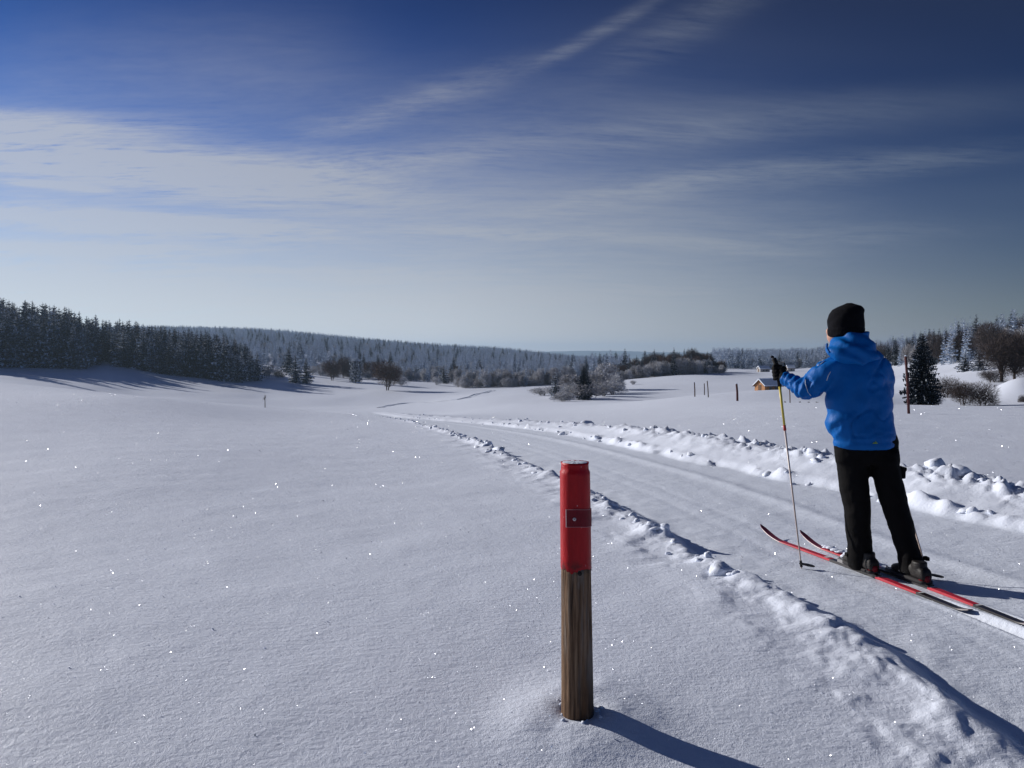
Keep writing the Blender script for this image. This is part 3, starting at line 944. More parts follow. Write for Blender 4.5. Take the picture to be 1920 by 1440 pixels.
# ------------------------------------------------------------------ far woods (masses)
def wood(name, label, cat, pts, keys):
    """one object: an instance of a tree on each point"""
    n = len(pts)
    me = bpy.data.meshes.new(name)
    V = np.array([p[:3] for p in pts], dtype=np.float32)
    me.vertices.add(n); me.vertices.foreach_set('co', V.ravel())
    for nm, ty, k in (('scl', 'FLOAT', 3), ('rot', 'FLOAT', 4), ('idx', 'INT', 5), ('wid', 'FLOAT', 6)):
        at_ = me.attributes.new(nm, ty, 'POINT')
        at_.data.foreach_set('value', np.array([p[k] for p in pts], dtype=np.int32 if ty == 'INT' else np.float32))
    o = bpy.data.objects.new(name, me); COL.objects.link(o)
    ng = bpy.data.node_groups.new(name, 'GeometryNodeTree')
    ng.interface.new_socket('Geometry', in_out='INPUT', socket_type='NodeSocketGeometry')
    ng.interface.new_socket('Geometry', in_out='OUTPUT', socket_type='NodeSocketGeometry')
    n_ = ng.nodes; l = ng.links
    gi = n_.new('NodeGroupInput'); go = n_.new('NodeGroupOutput')
    m2p = n_.new('GeometryNodeMeshToPoints'); l.new(gi.outputs[0], m2p.inputs[0])
    join = n_.new('GeometryNodeJoinGeometry')
    for key in reversed(keys):
        oi = n_.new('GeometryNodeObjectInfo'); oi.inputs[0].default_value = SRC[key]; oi.transform_space = 'ORIGINAL'
        g2i = n_.new('GeometryNodeGeometryToInstance'); l.new(oi.outputs['Geometry'], g2i.inputs[0])
        l.new(g2i.outputs[0], join.inputs[0])
    iop = n_.new('GeometryNodeInstanceOnPoints')
    l.new(m2p.outputs[0], iop.inputs['Points']); l.new(join.outputs[0], iop.inputs['Instance'])
    iop.inputs['Pick Instance'].default_value = True
    def attr(nm, ty):
        a = n_.new('GeometryNodeInputNamedAttribute'); a.data_type = ty; a.inputs[0].default_value = nm; return a.outputs[0]
    l.new(attr('idx', 'INT'), iop.inputs['Instance Index'])
    cx = n_.new('ShaderNodeCombineXYZ'); l.new(attr('rot', 'FLOAT'), cx.inputs[2])
    e2r = n_.new('FunctionNodeEulerToRotation'); l.new(cx.outputs[0], e2r.inputs[0]); l.new(e2r.outputs[0], iop.inputs['Rotation'])
    sx = n_.new('ShaderNodeCombineXYZ'); w_ = attr('wid', 'FLOAT')
    l.new(w_, sx.inputs[0]); l.new(w_, sx.inputs[1]); l.new(attr('scl', 'FLOAT'), sx.inputs[2])
    l.new(sx.outputs[0], iop.inputs['Scale'])
    l.new(iop.outputs[0], go.inputs[0])
    md = o.modifiers.new('trees', 'NODES'); md.node_group = ng
    tag(o, label, cat, kind='stuff')
    return o


SRC = {}
for key in ('far0', 'far1', 'far2', 'dark0', 'dark1', 'bare0', 'frost0', 'frost1', 'bush0', 'bush1', 'dbare0', 'snowy0'):
    SRC[key] = bpy.data.objects.new('tree_form', PROTO[key]['crown'])     # never linked to the scene: only a form for the woods


def scatter(n, px0, px1, Y0, Y1, keys, hs, weights=None, hole=None, wid=1.0):
    pts = []
    u = rng.random(n); v = rng.random(n)
    Y = np.sqrt(Y0 ** 2 + (Y1 ** 2 - Y0 ** 2) * u); px = px0 + (px1 - px0) * v
    X = (px - 960) / F * Y
    Z = G(X, Y)
    for i in range(n):
        if hole and hole(px[i], Y[i]): continue
        k = random.choices(range(len(keys)), weights)[0]
        h = random.uniform(*hs[k]); s = h / PROTO[keys[k]]['H']
        pts.append((X[i], Y[i], Z[i] - .2, s, random.uniform(0, 6.28), k, s * random.uniform(.8, 1.15) * wid))
    return pts


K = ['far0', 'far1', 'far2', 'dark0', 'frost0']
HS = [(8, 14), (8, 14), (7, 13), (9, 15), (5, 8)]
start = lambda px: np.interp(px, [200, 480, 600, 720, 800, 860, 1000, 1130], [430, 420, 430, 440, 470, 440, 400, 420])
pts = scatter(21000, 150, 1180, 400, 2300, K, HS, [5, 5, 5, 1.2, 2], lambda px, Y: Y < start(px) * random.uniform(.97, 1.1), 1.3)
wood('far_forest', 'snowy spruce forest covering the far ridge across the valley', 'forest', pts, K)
K2 = ['bush0', 'bush1', 'frost0', 'frost1', 'far0']
HS2 = [(3, 5), (3, 5), (5, 8), (5, 8), (7, 11)]
pts = scatter(420, 856, 1060, 335, 420, K2, HS2, [4, 4, 3, 3, 4])
pts += scatter(90, 745, 860, 400, 470, K2, HS2, [4, 4, 3, 2, 3.5])
pts += scatter(60, 585, 745, 400, 460, ['bush0', 'bush1', 'frost0', 'frost1', 'far0'], HS2, [4, 4, 3, 2, 4])
wood('frosted_thicket', 'pale frosted thicket along the foot of the far forest', 'thicket', pts, K2)
K3 = ['bush0', 'frost0', 'frost1', 'dbare0', 'bare0', 'dark0']
HS3 = [(3, 5), (5, 7.5), (5, 7.5), (8.5, 12), (8.5, 11.5), (9, 12)]
pts = []
for a_, b_, hmax in ((1150, 1185, .62), (1180, 1225, .85), (1220, 1300, 1.0), (1295, 1335, .9), (1330, 1356, .55)):
    hh = [(lo * hmax, hi * hmax) for lo, hi in ((2.2, 5), (4, 8), (4, 8), (7, 12.5), (7, 12), (7, 13))]
    n_ = int((b_ - a_) * 1.15)
    pts += scatter(n_, a_, b_, 356, 385, K3, hh, [5, 4, 4, .1, .2, .3]) + scatter(n_, a_, b_, 385, 440, K3, hh, [.3, 2.2, 2.2, 1.6, 1.6, 1.6])
wood('mixed_wood', 'mixed frosted wood with brown crowns on the snow hump', 'wood', pts, K3)
pts = scatter(4800, 1335, 1720, 560, 1300, K, [(9, 16)] * 4 + [(5, 8)], [5, 5, 5, 1.2, 2], None, 1.25)
wood('valley_forest', 'frosted spruce forest behind the cabin and the skier', 'forest', pts, K)
K4 = ['far0', 'far1', 'dark0', 'dbare0', 'frost0']
HS4 = [(9, 14), (9, 14), (9, 14), (8, 12), (6, 9)]
pts = scatter(3600, 1640, 2250, 180, 800, K4, HS4, [3, 3, 4, 3, 1.5], lambda px, Y: Y < np.interp(px, [1640, 1760, 1850, 1920, 2250], [360, 250, 200, 185, 180]))
wood('hill_wood', 'dark mixed wood climbing the hill at the right edge', 'wood', pts, K4)
# country beyond the frame
pts = scatter(500, -1100, -60, 300, 520, ['dark0', 'dark1'], [(15, 23), (15, 23)], [1, 1])
wood('forest_beyond', 'spruce forest going on beyond the left edge', 'forest', pts, ['dark0', 'dark1'])


# distant mountains: one long low range
def mountains():
    xs = np.linspace(-2600, 6500, 150); rows = 12
    V = []
    for j in range(rows):
        t = j / (rows - 1)
        for x in xs:
            pk = 960 + x / 9000 * F
            prof = np.interp(pk, [400, 900, 1000, 1040, 1090, 1130, 1180, 1240, 1400, 2000], [2, 4, 14, 24, 30, 26, 29, 16, 6, 2])
            zz = (prof + 9 * float(fbm(np.array([x / 500.]), np.array([j * .3]), 4, 5)[0])) * math.sin(math.pi * t)
            V.append((x, 8600 + 1500 * t, -60 + (zz + 56) * min(1, 4 * t, 4 * (1 - t))))
    n = len(xs)
    Fq = [(j * n + i, j * n + i + 1, (j + 1) * n + i + 1, (j + 1) * n + i) for j in range(rows - 1) for i in range(n - 1)]
    o = mesh_obj('mountains', V, Fq, plain('far_slope', (0.10, 0.13, 0.16), 0.9, 0.1, 0.4, 0.003))
    tag(o, kind='structure')
mountains()


# ------------------------------------------------------------------ ski track across the middle slope
def ski_track(pix, w, name):
    pts = [hit(px, py, 120, 420) for px, py in pix]
    L = smooth_line(np.array([p[:2] for p in pts]))
    c = MB(); rs = []
    for i in range(len(L)):
        a = L[max(i - 1, 0)]; b = L[min(i + 1, len(L) - 1)]
        d = (b - a) / np.linalg.norm(b - a); nrm = np.array([-d[1], d[0]])
        prof = [(-1.5, -.05), (-.9, .16), (-.55, .13), (-.35, .02), (.35, .02), (.55, .13), (.9, .16), (1.5, -.05)]
        j = 1 + .35 * math.sin(i * 1.7)
        rs.append([(L[i][0] + nrm[0] * o * w, L[i][1] + nrm[1] * o * w, G(L[i][0], L[i][1]) + h * w * j) for o, h in prof])
    for a, b in zip(rs[:-1], rs[1:]):
        for k in range(7): c.quad(a[k], a[k + 1], b[k + 1], b[k])
    o = c.build(name, M['packed']); tag(o, kind='structure')
ski_track([(714, 766), (735, 758), (760, 754), (800, 752), (840, 752), (868, 750), (885, 745), (905, 739), (924, 733)], 0.9, 'ski_track')

# ------------------------------------------------------------------ snow clods along the banks (parts of the banks)
def clod_meshes():
    out = []
    for k in range(8):
        bm = []
        import bmesh
        b = bmesh.new(); bmesh.ops.create_icosphere(b, subdivisions=2, radius=1.0)
        for v in b.verts:
            p = v.co.copy()
            n = float(fbm(np.array([p.x * 1.3 + k * 7]), np.array([p.y * 1.3 + p.z * 1.7 + k]), 3, 100 + k)[0])
            n2 = float(vnoise(np.array([p.x * 4 + k * 3]), np.array([p.y * 4 + p.z * 5]), 140 + k)[0])
            v.co = p * (1 + 0.75 * n + 0.28 * n2)
            v.co.x *= 1.15; v.co.z *= random.uniform(.6, .62) if k % 2 else .85
            if v.co.z < -.35: v.co.z = -.35
        me = bpy.data.meshes.new('snow_clod'); b.to_mesh(me); b.free()
        me.materials.append(M['snow']); me.polygons.foreach_set('use_smooth', np.ones(len(me.polygons), dtype=bool))
        out.append(me)
    return out
CL = clod_meshes()


def clod(parent, x, y, s):
    o = bpy.data.objects.new('snow_clod', random.choice(CL)); COL.objects.link(o)
    o.parent = parent
    o.location = (x, y, G(x, y) + s * .02)
    o.rotation_euler = (random.uniform(-.5, .5), random.uniform(-.5, .5), random.uniform(0, 6.28))
    o.scale = (s, s * random.uniform(.7, 1.1), s * random.uniform(.7, 1.1))


def along(L, off, s):
    d = np.hypot(*np.diff(L, axis=0).T); cum = np.concatenate([[0], np.cumsum(d)])
    i = min(np.searchsorted(cum, s) - 1, len(d) - 1); i = max(i, 0)
    t = (s - cum[i]) / (d[i] + 1e-9); a, b = L[i], L[i + 1]; u = (b - a) / (d[i] + 1e-9)
    return a + (b - a) * t + np.array([u[1], -u[0]]) * off     # positive to the right of the line
def length(L): return float(np.hypot(*np.diff(L, axis=0).T).sum())


def scatter_clods():
    LL, RL = length(LB), length(RB)
    n = 0
    while n < 150:
        s = 8.8 + (LL - 10) * random.random() ** 1.7
        q = along(LB, random.gauss(-.09, .06), s); r = math.hypot(*q)
        if r > 40: continue
        clod(GR[2], q[0], q[1], random.uniform(.012, .036) * (1 if r < 12 else 1.6) * (0.8 if r < 5 else 1)); n += 1
    n = 0
    while n < 130:
        q = along(RB, random.gauss(.64, .16), RL * random.random() ** 1.7); r = math.hypot(*q)
        if r > 40: continue
        clod(GR[3], q[0], q[1], random.choice((.018, .022, .03, .04, .055)) * random.uniform(.8, 1.2)); n += 1
    n = 0
    while n < 60:
        q = along(RB, random.gauss(-.06, .05), RL * random.random() ** 1.7); r = math.hypot(*q)
        if r > 40: continue
        clod(GR[3], q[0], q[1], random.uniform(.02, .05)); n += 1
    for px, py, s in ((1100, 795, .15), (1052, 806, .10), (936, 843, .11), (1750, 905, .11), (1862, 912, .09), (1916, 925, .10), (1795, 920, .08), (1350, 1078, .07)):
        q = hit(px, py + 4); clod(GR[3] if px > 1000 and px != 1350 else GR[2], q.x, q.y, s)
scatter_clods()


# ------------------------------------------------------------------ glittering ice crystals lying on the snow
def crystals():
    V = []; Fq = []
    def put_n(n, r0, r1, size):
        a = np.radians(rng.uniform(-40, 40, n)); r = r0 * (r1 / r0) ** rng.random(n)
        x, y = np.sin(a) * r, np.cos(a) * r
        z = G(x, y)
        tilt = rng.uniform(R(20), R(80), n); az = rng.uniform(0, 2 * np.pi, n)
        nrm = np.stack([np.sin(tilt) * np.cos(az), np.sin(tilt) * np.sin(az), np.cos(tilt)], -1)
        t1 = np.cross(nrm, np.array([0.3, 0.7, 0.2])); t1 /= np.linalg.norm(t1, axis=1, keepdims=True)
        t2 = np.cross(nrm, t1)
        s = size * (0.6 * np.exp(rng.normal(0, .55, n)))[:, None] * (r[:, None] / r0) ** 0.55
        c = np.stack([x, y, z + s[:, 0] * .6], -1)
        base = len(V) and sum(len(v) for v in V)
        quad = np.stack([c + t1 * s, c + t2 * s, c - t1 * s, c - t2 * s], 1)
        V.append(quad.reshape(-1, 3)); Fq.append(np.arange(n * 4).reshape(n, 4) + base)
    put_n(140000, 1.6, 45, 0.00074)
    def fn(N, b):
        b.inputs['Base Color'].default_value = (0.9, 0.93, 1, 1)
        b.inputs['Metallic'].default_value = 1.0
        b.inputs['Roughness'].default_value = 0.29
    o = np_mesh('snow_crystals', np.vstack(V), np.vstack(Fq), material('ice_crystal', fn), smooth=False)
    tag(o, 'glittering ice crystals strewn over the snow surface', 'ice crystals', kind='stuff')
crystals()


# ------------------------------------------------------------------ marker post
def marker_post():
    top = P(1078, 866, POST.y); base = P(1083, 1345, POST.y)
    zb = G(POST.x, POST.y)
    e = empty('marker_post', (POST.x, POST.y, zb))
    lean = (top.x - POST.x) / (top.z - POST.z)
    Ht = top.z - zb
    def ring(h, r, amp, k=48, seed=0, groove=0.0):
        a = np.arange(k) * 2 * np.pi / k + np.pi / 2
        n = fbm(np.cos(a) * 2.2 + 5, np.sin(a) * 2.2 + h * .9, 3, 200 + seed)
        g = groove * np.minimum(0, fbm(a * 3.2, a * 0 + h * .8, 3, 230) + .12)
        rr = r * (1 + amp * n) + g
        return [(lean * h + rr[i] * math.cos(a[i]), rr[i] * math.sin(a[i]), h) for i in range(k)]
    split = P(1080, 1062, POST.y).z - zb
    w = MB()
    hs = np.linspace(-.25, split + .001, 40)
    w.rings([ring(h, .0625 - .005 * max(h, 0) / .56, .05, 64, 0, .020) for h in hs])
    wood_m = material('weathered_wood', lambda N, b: wood_nodes(N, b))
    w.build('wooden_pole', wood_m, e)
    # red sleeve with crimped upper rim
    s = MB(); prof = []
    for h in np.linspace(split, Ht, 44):
        u = (h - split) / (Ht - split)
        r = .0585 - .002 * u
        amp = .015
        if u > .90: r -= .0055 * sst(np.array([u]), .90, .94)[0]; amp = .05
        if u > .985: r += .002
        prof.append(ring(h, r, amp, 64, 7))
    # wavy lower rim
    prof[0] = [(p[0], p[1], p[2] - .006 + .007 * math.sin(i * .5) * math.sin(i * .17) + .004 * math.sin(i * 1.9 + 1)) for i, p in enumerate(prof[0])]
    top_in = [(lean * Ht + (p[0] - lean * Ht) * .9, p[1] * .9, p[2] - .002) for p in prof[-1]]
    low_in = [(lean * Ht + (p[0] - lean * Ht) * .9, p[1] * .9, p[2] - .02) for p in prof[-1]]
    s.rings(prof + [top_in, low_in], cap=False)
    def red(N, b):
        p = N.new('ShaderNodeTexCoord').outputs['Object']
        n = N.noise(N.mapping(p, scale=(1, 1, .25)), 26, 4, .6)
        col = N.mix(N.mr(n, .35, .7, 0, 1), (0.34, 0.003, 0.008, 1), (0.46, 0.008, 0.012, 1))
        spot = N.noise(p, 95, 2, .5)
        col = N.mix(N.ss(spot, .73, .78), col, (.55, .35, .35, 1))
        z = N.sep(p)[2]
        low = N.mul(N.ss(N.noise(p, 30, 3, .6), .45, .62), N.sub(1.0, N.ss(z, split, split + .05)))
        col = N.mix(N.mul(low, .8), col, (.06, .01, .01, 1))
        N.put(b.inputs['Base Color'], col)
        b.inputs['Roughness'].default_value = .38; b.inputs['Specular IOR Level'].default_value = .22
        bp = N.new('ShaderNodeBump'); bp.inputs['Distance'].default_value = .004; bp.inputs['Strength'].default_value = .6
        N.put(bp.inputs['Height'], N.add(N.mul(N.noise(N.mapping(p, scale=(1, 1, .35)), 34, 4, .6), 1.0), N.mul(N.noise(p, 150, 2, .5), .2)))
        N.put(b.inputs['Normal'], bp.outputs[0])
    sl = s.build('red_sleeve', material('red_coating', red), e)
    # frozen top with a lick of snow
    c = MB(); k = 32
    rs = [[(lean * Ht + r * math.cos(6.2832 * i / k), r * math.sin(6.2832 * i / k), Ht + z + .002 * math.sin(i * 2.3)) for i in range(k)] for r, z in ((.050, -.014), (.0495, -.003), (.044, -.001), (.025, .001), (.004, .002))]
    c.rings(rs); c.build('snow_cap', M['tree_snow'], e)
    # reflector plate bent round the front right
    zc0 = P(1080, 983, POST.y).z - zb; zc1 = P(1080, 951, POST.y).z - zb
    def patch(r, a0, a1, z0, z1, n=14):
        m = MB()
        for i in range(n):
            A, B = a0 + (a1 - a0) * i / n, a0 + (a1 - a0) * (i + 1) / n
            def q(a, z, rr): return (lean * z + rr * math.cos(a), rr * math.sin(a), z + .002 * math.sin(a * 3))
            m.quad(q(A, z0, r), q(B, z0, r), q(B, z1, r), q(A, z1, r))
            m.quad(q(A, z1, r), q(B, z1, r), q(B, z1, r - .003), q(A, z1, r - .003))
            m.quad(q(A, z0, r - .003), q(B, z0, r - .003), q(B, z0, r), q(A, z0, r))
        def q2(a, z, rr): return (lean * z + rr * math.cos(a), rr * math.sin(a), z)
        m.quad(q2(a0, z0, r - .003), q2(a0, z0, r), q2(a0, z1, r), q2(a0, z1, r - .003))
        return m
    A0, A1 = R(-90 - 39), R(-90 + 75)
    plate = patch(.0612, A0, A1, zc0, zc1).build('reflector_plate', plain('dark_red_reflector', (.17, .006, .014), .5, .2, .15, 120, .0008, 400), e, smooth=False)
    pale = plain('pale_edge', (.62, .42, .42), .5, .4)
    rim = patch(.0616, A0 - R(2.0), A0 + R(1.5), zc0 - .001, zc1 + .001, 2)
    rim.build('edge', pale, plate, smooth=False)
    for z in (zc0, zc1):
        r2 = patch(.0616, A0, A1, z - .0011, z + .0011); r2.build('edge', plain('worn_edge', (.38, .13, .14), .5, .3), plate, smooth=False)
    a = R(-90 - 8); d = Vector((math.cos(a), math.sin(a), 0)); zc = (zc0 + zc1) / 2 - .001
    cpt = Vector((lean * zc, 0, zc)) + d * .0608
    sc = MB(); sc.tube([cpt, cpt + d * .003, cpt + d * .0034], [.0065, .0065, .0045], 16)
    scr = sc.build('screw', plain('zinc', (.48, .42, .44), .4, .5, .1, 60, metal=.7), plate)
    sl2 = MB(); sl2.tube([cpt + d * .0034, cpt + d * .0042], [.0025, .002], 8); sl2.build('screw_head', plain('dark_zinc', (.15, .12, .12), .5), scr)
    # knot in the wood and crumbs of snow round the foot
    kn = MB(); kn.ball((.002, -.0595, split - .012), .008, 8, 0, (1, .5, 1.1)); kn.build('knot', plain('knot', (.02, .014, .012), .8), e)
    for i in range(20):
        an = random.uniform(0, 6.28); rr = random.uniform(.058, .105)
        o = bpy.data.objects.new('snow_crumb', random.choice(CL)); COL.objects.link(o); o.parent = e
        x, y = rr * math.cos(an), rr * math.sin(an); sz = random.uniform(.003, .008)
        o.location = (x, y, G(POST.x + x, POST.y + y) - zb + sz * .3); o.scale = (sz, sz, sz); o.rotation_euler = (0, 0, random.uniform(0, 6))
    tag(e, 'wooden trail marker post with red painted top and small reflector plate', 'post')


def wood_nodes(N, b):
    p = N.new('ShaderNodeTexCoord').outputs['Object']
    st = N.noise(N.mapping(p, scale=(1, 1, .045)), 70, 5, .65)
    st2 = N.noise(N.mapping(p, scale=(1, 1, .09)), 28, 4, .6, .4)
    bl = N.noise(N.mapping(p, scale=(1, 1, .4)), 9, 3, .5)
    col = N.ramp(st, [(.30, (.020, .013, .010)), (.45, (.14, .08, .045)), (.58, (.26, .16, .095)), (.74, (.38, .26, .16))])
    col = N.mix(N.mul(N.ss(st2, .50, .66), .75), col, (.20, .17, .145, 1))
    col = N.mix(N.mul(N.ss(bl, .50, .70), .6), col, (.085, .043, .022, 1))
    z = N.sep(p)[2]
    foot_dark = N.mul(N.sub(1.0, N.ss(z, 0.02, .30)), N.ss(st2, .38, .6))  # streaks darker towards the foot
    col = N.mix(N.mul(foot_dark, .7), col, (.028, .018, .014, 1))
    N.put(b.inputs['Base Color'], col)
    b.inputs['Roughness'].default_value = .8; b.inputs['Specular IOR Level'].default_value = .2
    bp = N.new('ShaderNodeBump'); bp.inputs['Distance'].default_value = .012; bp.inputs['Strength'].default_value = .9
    N.put(bp.inputs['Height'], N.add(st, N.mul(st2, .6)))
    N.put(b.inputs['Normal'], bp.outputs[0])


marker_post()


# ------------------------------------------------------------------ fence stakes, cabin, far houses
def stake(px0, y0, px1, y1, Y, wpx, mat, label, cap=False):
    b = at(px1, y1, Y); t = P(px0, y0, b.y)
    e = empty('snow_stake', b)
    r = wpx / F * b.y / 2
    d = t - b
    m = MB(); m.tube([(0, 0, -.3), d * .5 + Vector((r * .2, 0, 0)), d], [r, r * .97, r * .9], 10); m.build('pole', mat, e)
    c = MB(); c.tube([d, d + Vector((0, 0, r * .9))], [r * .95, r * .4], 10); c.build('snow_cap', M['tree_snow'], e)
    tag(e, label, 'stake', 'stakes along the far side of the field')
SW = plain('stake_wood', (.075, .045, .045), .85, .2, .4, 20)
SR = plain('stake_red_brown', (.085, .032, .034), .8, .2, .3, 20)
stake(1698, 668, 1705, 776, 20, 5.0, SR, 'tall dark stake left of the tall spruce, nearest of the stakes')
stake(1381, 720, 1383.5, 764, 52, 4.2, SR, 'thick stake midway between the cabin and the thin pair')
stake(1480, 722, 1482.5, 771, 42, 1.9, SR, 'thin stake rising beneath the skier\'s forearm')
stake(1302, 717, 1303, 744, 78, 2.2, SW, 'left one of the three thin far stakes')
stake(1320.5, 719, 1321, 741, 92, 1.8, SW, 'short middle one of the three thin far stakes')
stake(1326, 714, 1328.5, 745, 76, 2.0, SW, 'right one of the three thin far stakes')


def tuft(px, py, Y, label):
    q = at(px, py, Y); m = MB()
    for i in range(26):
        a = random.uniform(0, 6.28); l = random.uniform(.05, .16)
        b0 = Vector((random.uniform(-.05, .05), random.uniform(-.05, .05), -.02)); d = Vector((math.cos(a) * .5, math.sin(a) * .5, 1)).normalized() * l
        sd = Vector((-math.sin(a), math.cos(a), 0)) * .006
        m.tri(b0 - sd, b0 + sd, b0 + d)
    o = m.build('grass_tuft', M['twig_dark'], None, False); o.location = q
    tag(o, label, 'grass tuft', 'grass tips poking through the snow')
for px, which in ((1473, 'dry grass tips in the snow just left of the thin stake'), (1501, 'dry grass tips in the snow, first right of the thin stake'), (1517, 'dry grass tips in the snow, second right of the thin stake'), (1533, 'dry grass tips in the snow nearest the skier\'s elbow')): tuft(px, 770, 43, which)


def house(name, label, cat, px, py, Y, L, D, hw, hr, rz, wallm, lift=.35, windows=2, scale_snow=.3, lo=.75, hi=1.35):
    """gabled house: ridge along local x; gable wall faces -x"""
    q = at(px, py, Y, lo, hi)
    e = empty(name, q, rz)
    w = MB()
    for sx in (-1, 1):
        x = sx * L / 2
        w.f.append(tuple(range(len(w.v), len(w.v) + 5))); w.m.append(0)
        pts = [(x, -D / 2, -1.0), (x, D / 2, -1.0), (x, D / 2, hw), (x, 0, hw + hr), (x, -D / 2, hw)]
        w.v += pts if sx > 0 else pts[::-1]
    for sy in (-1, 1):
        y = sy * D / 2
        p = [(-L / 2, y, -1.0), (L / 2, y, -1.0), (L / 2, y, hw), (-L / 2, y, hw)]
        w.quad(*(p if sy < 0 else p[::-1]))
    w.build('wall', wallm, e, False)
    rf = MB(); sn = MB()
    ov = lift; sl = hr / (D / 2)
    for sy in (-1, 1):
        a = (-L / 2 - ov, sy * (D / 2 + ov), hw - sl * ov + .05); b = (L / 2 + ov, sy * (D / 2 + ov), hw - sl * ov + .05)
        c = (L / 2 + ov, 0, hw + hr + .05); d = (-L / 2 - ov, 0, hw + hr + .05)
        up = Vector((0, 0, .12)); q0 = [Vector(v) for v in (a, b, c, d)]
        rf.rings([[v for v in q0], [v + up for v in q0]])
        up1 = Vector((0, 0, .123)); up2 = Vector((0, 0, .123 + scale_snow))
        q1 = [v + (Vector((0, -sy * .05, 0))) for v in q0]
        sn.rings([[v + up1 for v in q1], [v + up2 for v in q1]])
    roof = rf.build('roof', plain('roof_board', (.16, .085, .045), .8, .2, .3, 4), e, False)
    sn.build('roof_snow', M['tree_snow'], roof, False)
    gl = plain('dark_pane', (.03, .035, .045), .2, .5, .1)
    fr = plain('window_frame', (.30, .22, .15), .7)
    for i in range(windows):
        x = -L / 2 + L * (i + 1) / (windows + 1)
        m = MB(); m.box((x, -D / 2 - .03, hw * .55), (.45, .04, .5)); wn = m.build('window', fr, e, False)
        m = MB(); m.box((x, -D / 2 - .075, hw * .55), (.36, .01, .41)); m.build('pane', gl, wn, False)
    m = MB(); m.box((-L / 2 - .03, 0, hw * .5), (.04, .5, .95)); m.build('door', plain('door', (.12, .06, .03), .7), e, False)
    tag(e, label, cat)
    return e
LOGW = plain('orange_log_wall', (.42, .20, .085), .7, .2, .25, 3.0, vscale=(.3, .3, 5))
house('wooden_cabin', 'small orange wooden cabin with snow-covered roof behind the snow crest', 'cabin', 1440, 733, 205, 5.4, 3.6, 1.35, 1.35, R(26), LOGW, .4)
GW = plain('grey_render', (.34, .33, .33), .8, .2, .1, 1)
house('farmhouse', 'far snow-roofed house at the forest foot, left of the pole grip', 'house', 1431, 697, 545, 5.2, 4.5, 1.6, 1.3, R(8), GW, .3, 2, .4)
house('farmhouse', 'far grey house at the forest foot, right of the glove', 'house', 1482, 696, 545, 3.6, 4, 1.8, 1.2, R(-5), GW, .3, 1, .4)
house('farmhouse', 'far snow-roofed house high on the wooded hill above the shoulder', 'house', 1691, 653, 420, 3.4, 3, 1.3, 1.0, R(0), GW, .3, 1, .4, .9, 1.1)


# ------------------------------------------------------------------ the skier
def remesh(mb, vox, sm=6, wr=None, k=0.5):
    """one continuous surface over all closed shapes collected in mb"""
    me = bpy.data.meshes.new('tmp'); me.from_pydata([tuple(v) for v in mb.v], [], mb.f); me.update()
    o = bpy.data.objects.new('tmp', me); COL.objects.link(o)
    r = o.modifiers.new('r', 'REMESH'); r.mode = 'VOXEL'; r.voxel_size = vox
    if sm:
        s = o.modifiers.new('s', 'SMOOTH'); s.factor = k; s.iterations = sm
    dg = bpy.context.evaluated_depsgraph_get()
    out = bpy.data.meshes.new_from_object(o.evaluated_get(dg))
    bpy.data.objects.remove(o); bpy.data.meshes.remove(me)
    V = np.empty(len(out.vertices) * 3, np.float32); out.vertices.foreach_get('co', V); V = V.reshape(-1, 3)
    NR = np.empty(len(out.vertices) * 3, np.float32); out.vertex_normals.foreach_get('vector', NR); NR = NR.reshape(-1, 3)
    if wr is not None:
        V = V + NR * wr(V)[:, None]
        out.vertices.foreach_set('co', V.astype(np.float32).ravel())
    out.polygons.foreach_set('use_smooth', np.ones(len(out.polygons), dtype=bool)); out.update()
    return out


def part(name, me, mat, parent):
    me.name = name; me.materials.clear(); me.materials.append(mat)
    o = bpy.data.objects.new(name, me); COL.objects.link(o); o.parent = parent
    return o


def loft(mb, rows, Ys, depth):
    """level ellipses from silhouette rows (left px, right px, py)"""
    spec = []
    for (a, b, y), Y, ry in zip(rows, Ys, depth):
        pa, pb = P(a, y, Y), P(b, y, Y)
        spec.append(((pa + pb) / 2, abs(pb.x - pa.x) / 2, ry))
    mb.ellipses(spec, 28)


def cloth(name, col, rough=.75, sheen=.2, bump=.004, scale=26.0):
    def fn(N, b):
        p = N.new('ShaderNodeTexCoord').outputs['Object']
        n = N.noise(p, 9, 3, .5)
        N.put(b.inputs['Base Color'], N.mix(N.mr(n, .3, .7, 0, 1), (*[c * .9 for c in col], 1), (*[c * 1.08 for c in col], 1)))
        b.inputs['Roughness'].default_value = rough; b.inputs['Specular IOR Level'].default_value = .12
        b.inputs['Sheen Weight'].default_value = sheen; b.inputs['Sheen Roughness'].default_value = .5
        bp = N.new('ShaderNodeBump'); bp.inputs['Distance'].default_value = bump; bp.inputs['Strength'].default_value = .8
        N.put(bp.inputs['Height'], N.add(N.noise(N.mapping(p, rot=(0, R(35), 0), scale=(1, 1, .45)), scale, 3, .5), N.mul(N.noise(p, 900, 1, .5), .03)))
        N.put(b.inputs['Normal'], bp.outputs[0])
    return material(name, fn)


SK_DIR = Vector((-0.195, 0.98, 0)).normalized()
def tz(x, y): return G(x, y)


def hitg(px, py):
    """as hit(), on the finished ground with its trail and banks"""
    a = P(px, py, 1.0) - Vector((0, 0, CZ)); Y = np.geomspace(1.5, 60, 4000)
    k = int(np.nonzero(CZ + a.z * Y <= G(a.x * Y, Y))[0][0])
    return Vector((a.x * Y[k], Y[k], G(a.x * Y[k], Y[k])))


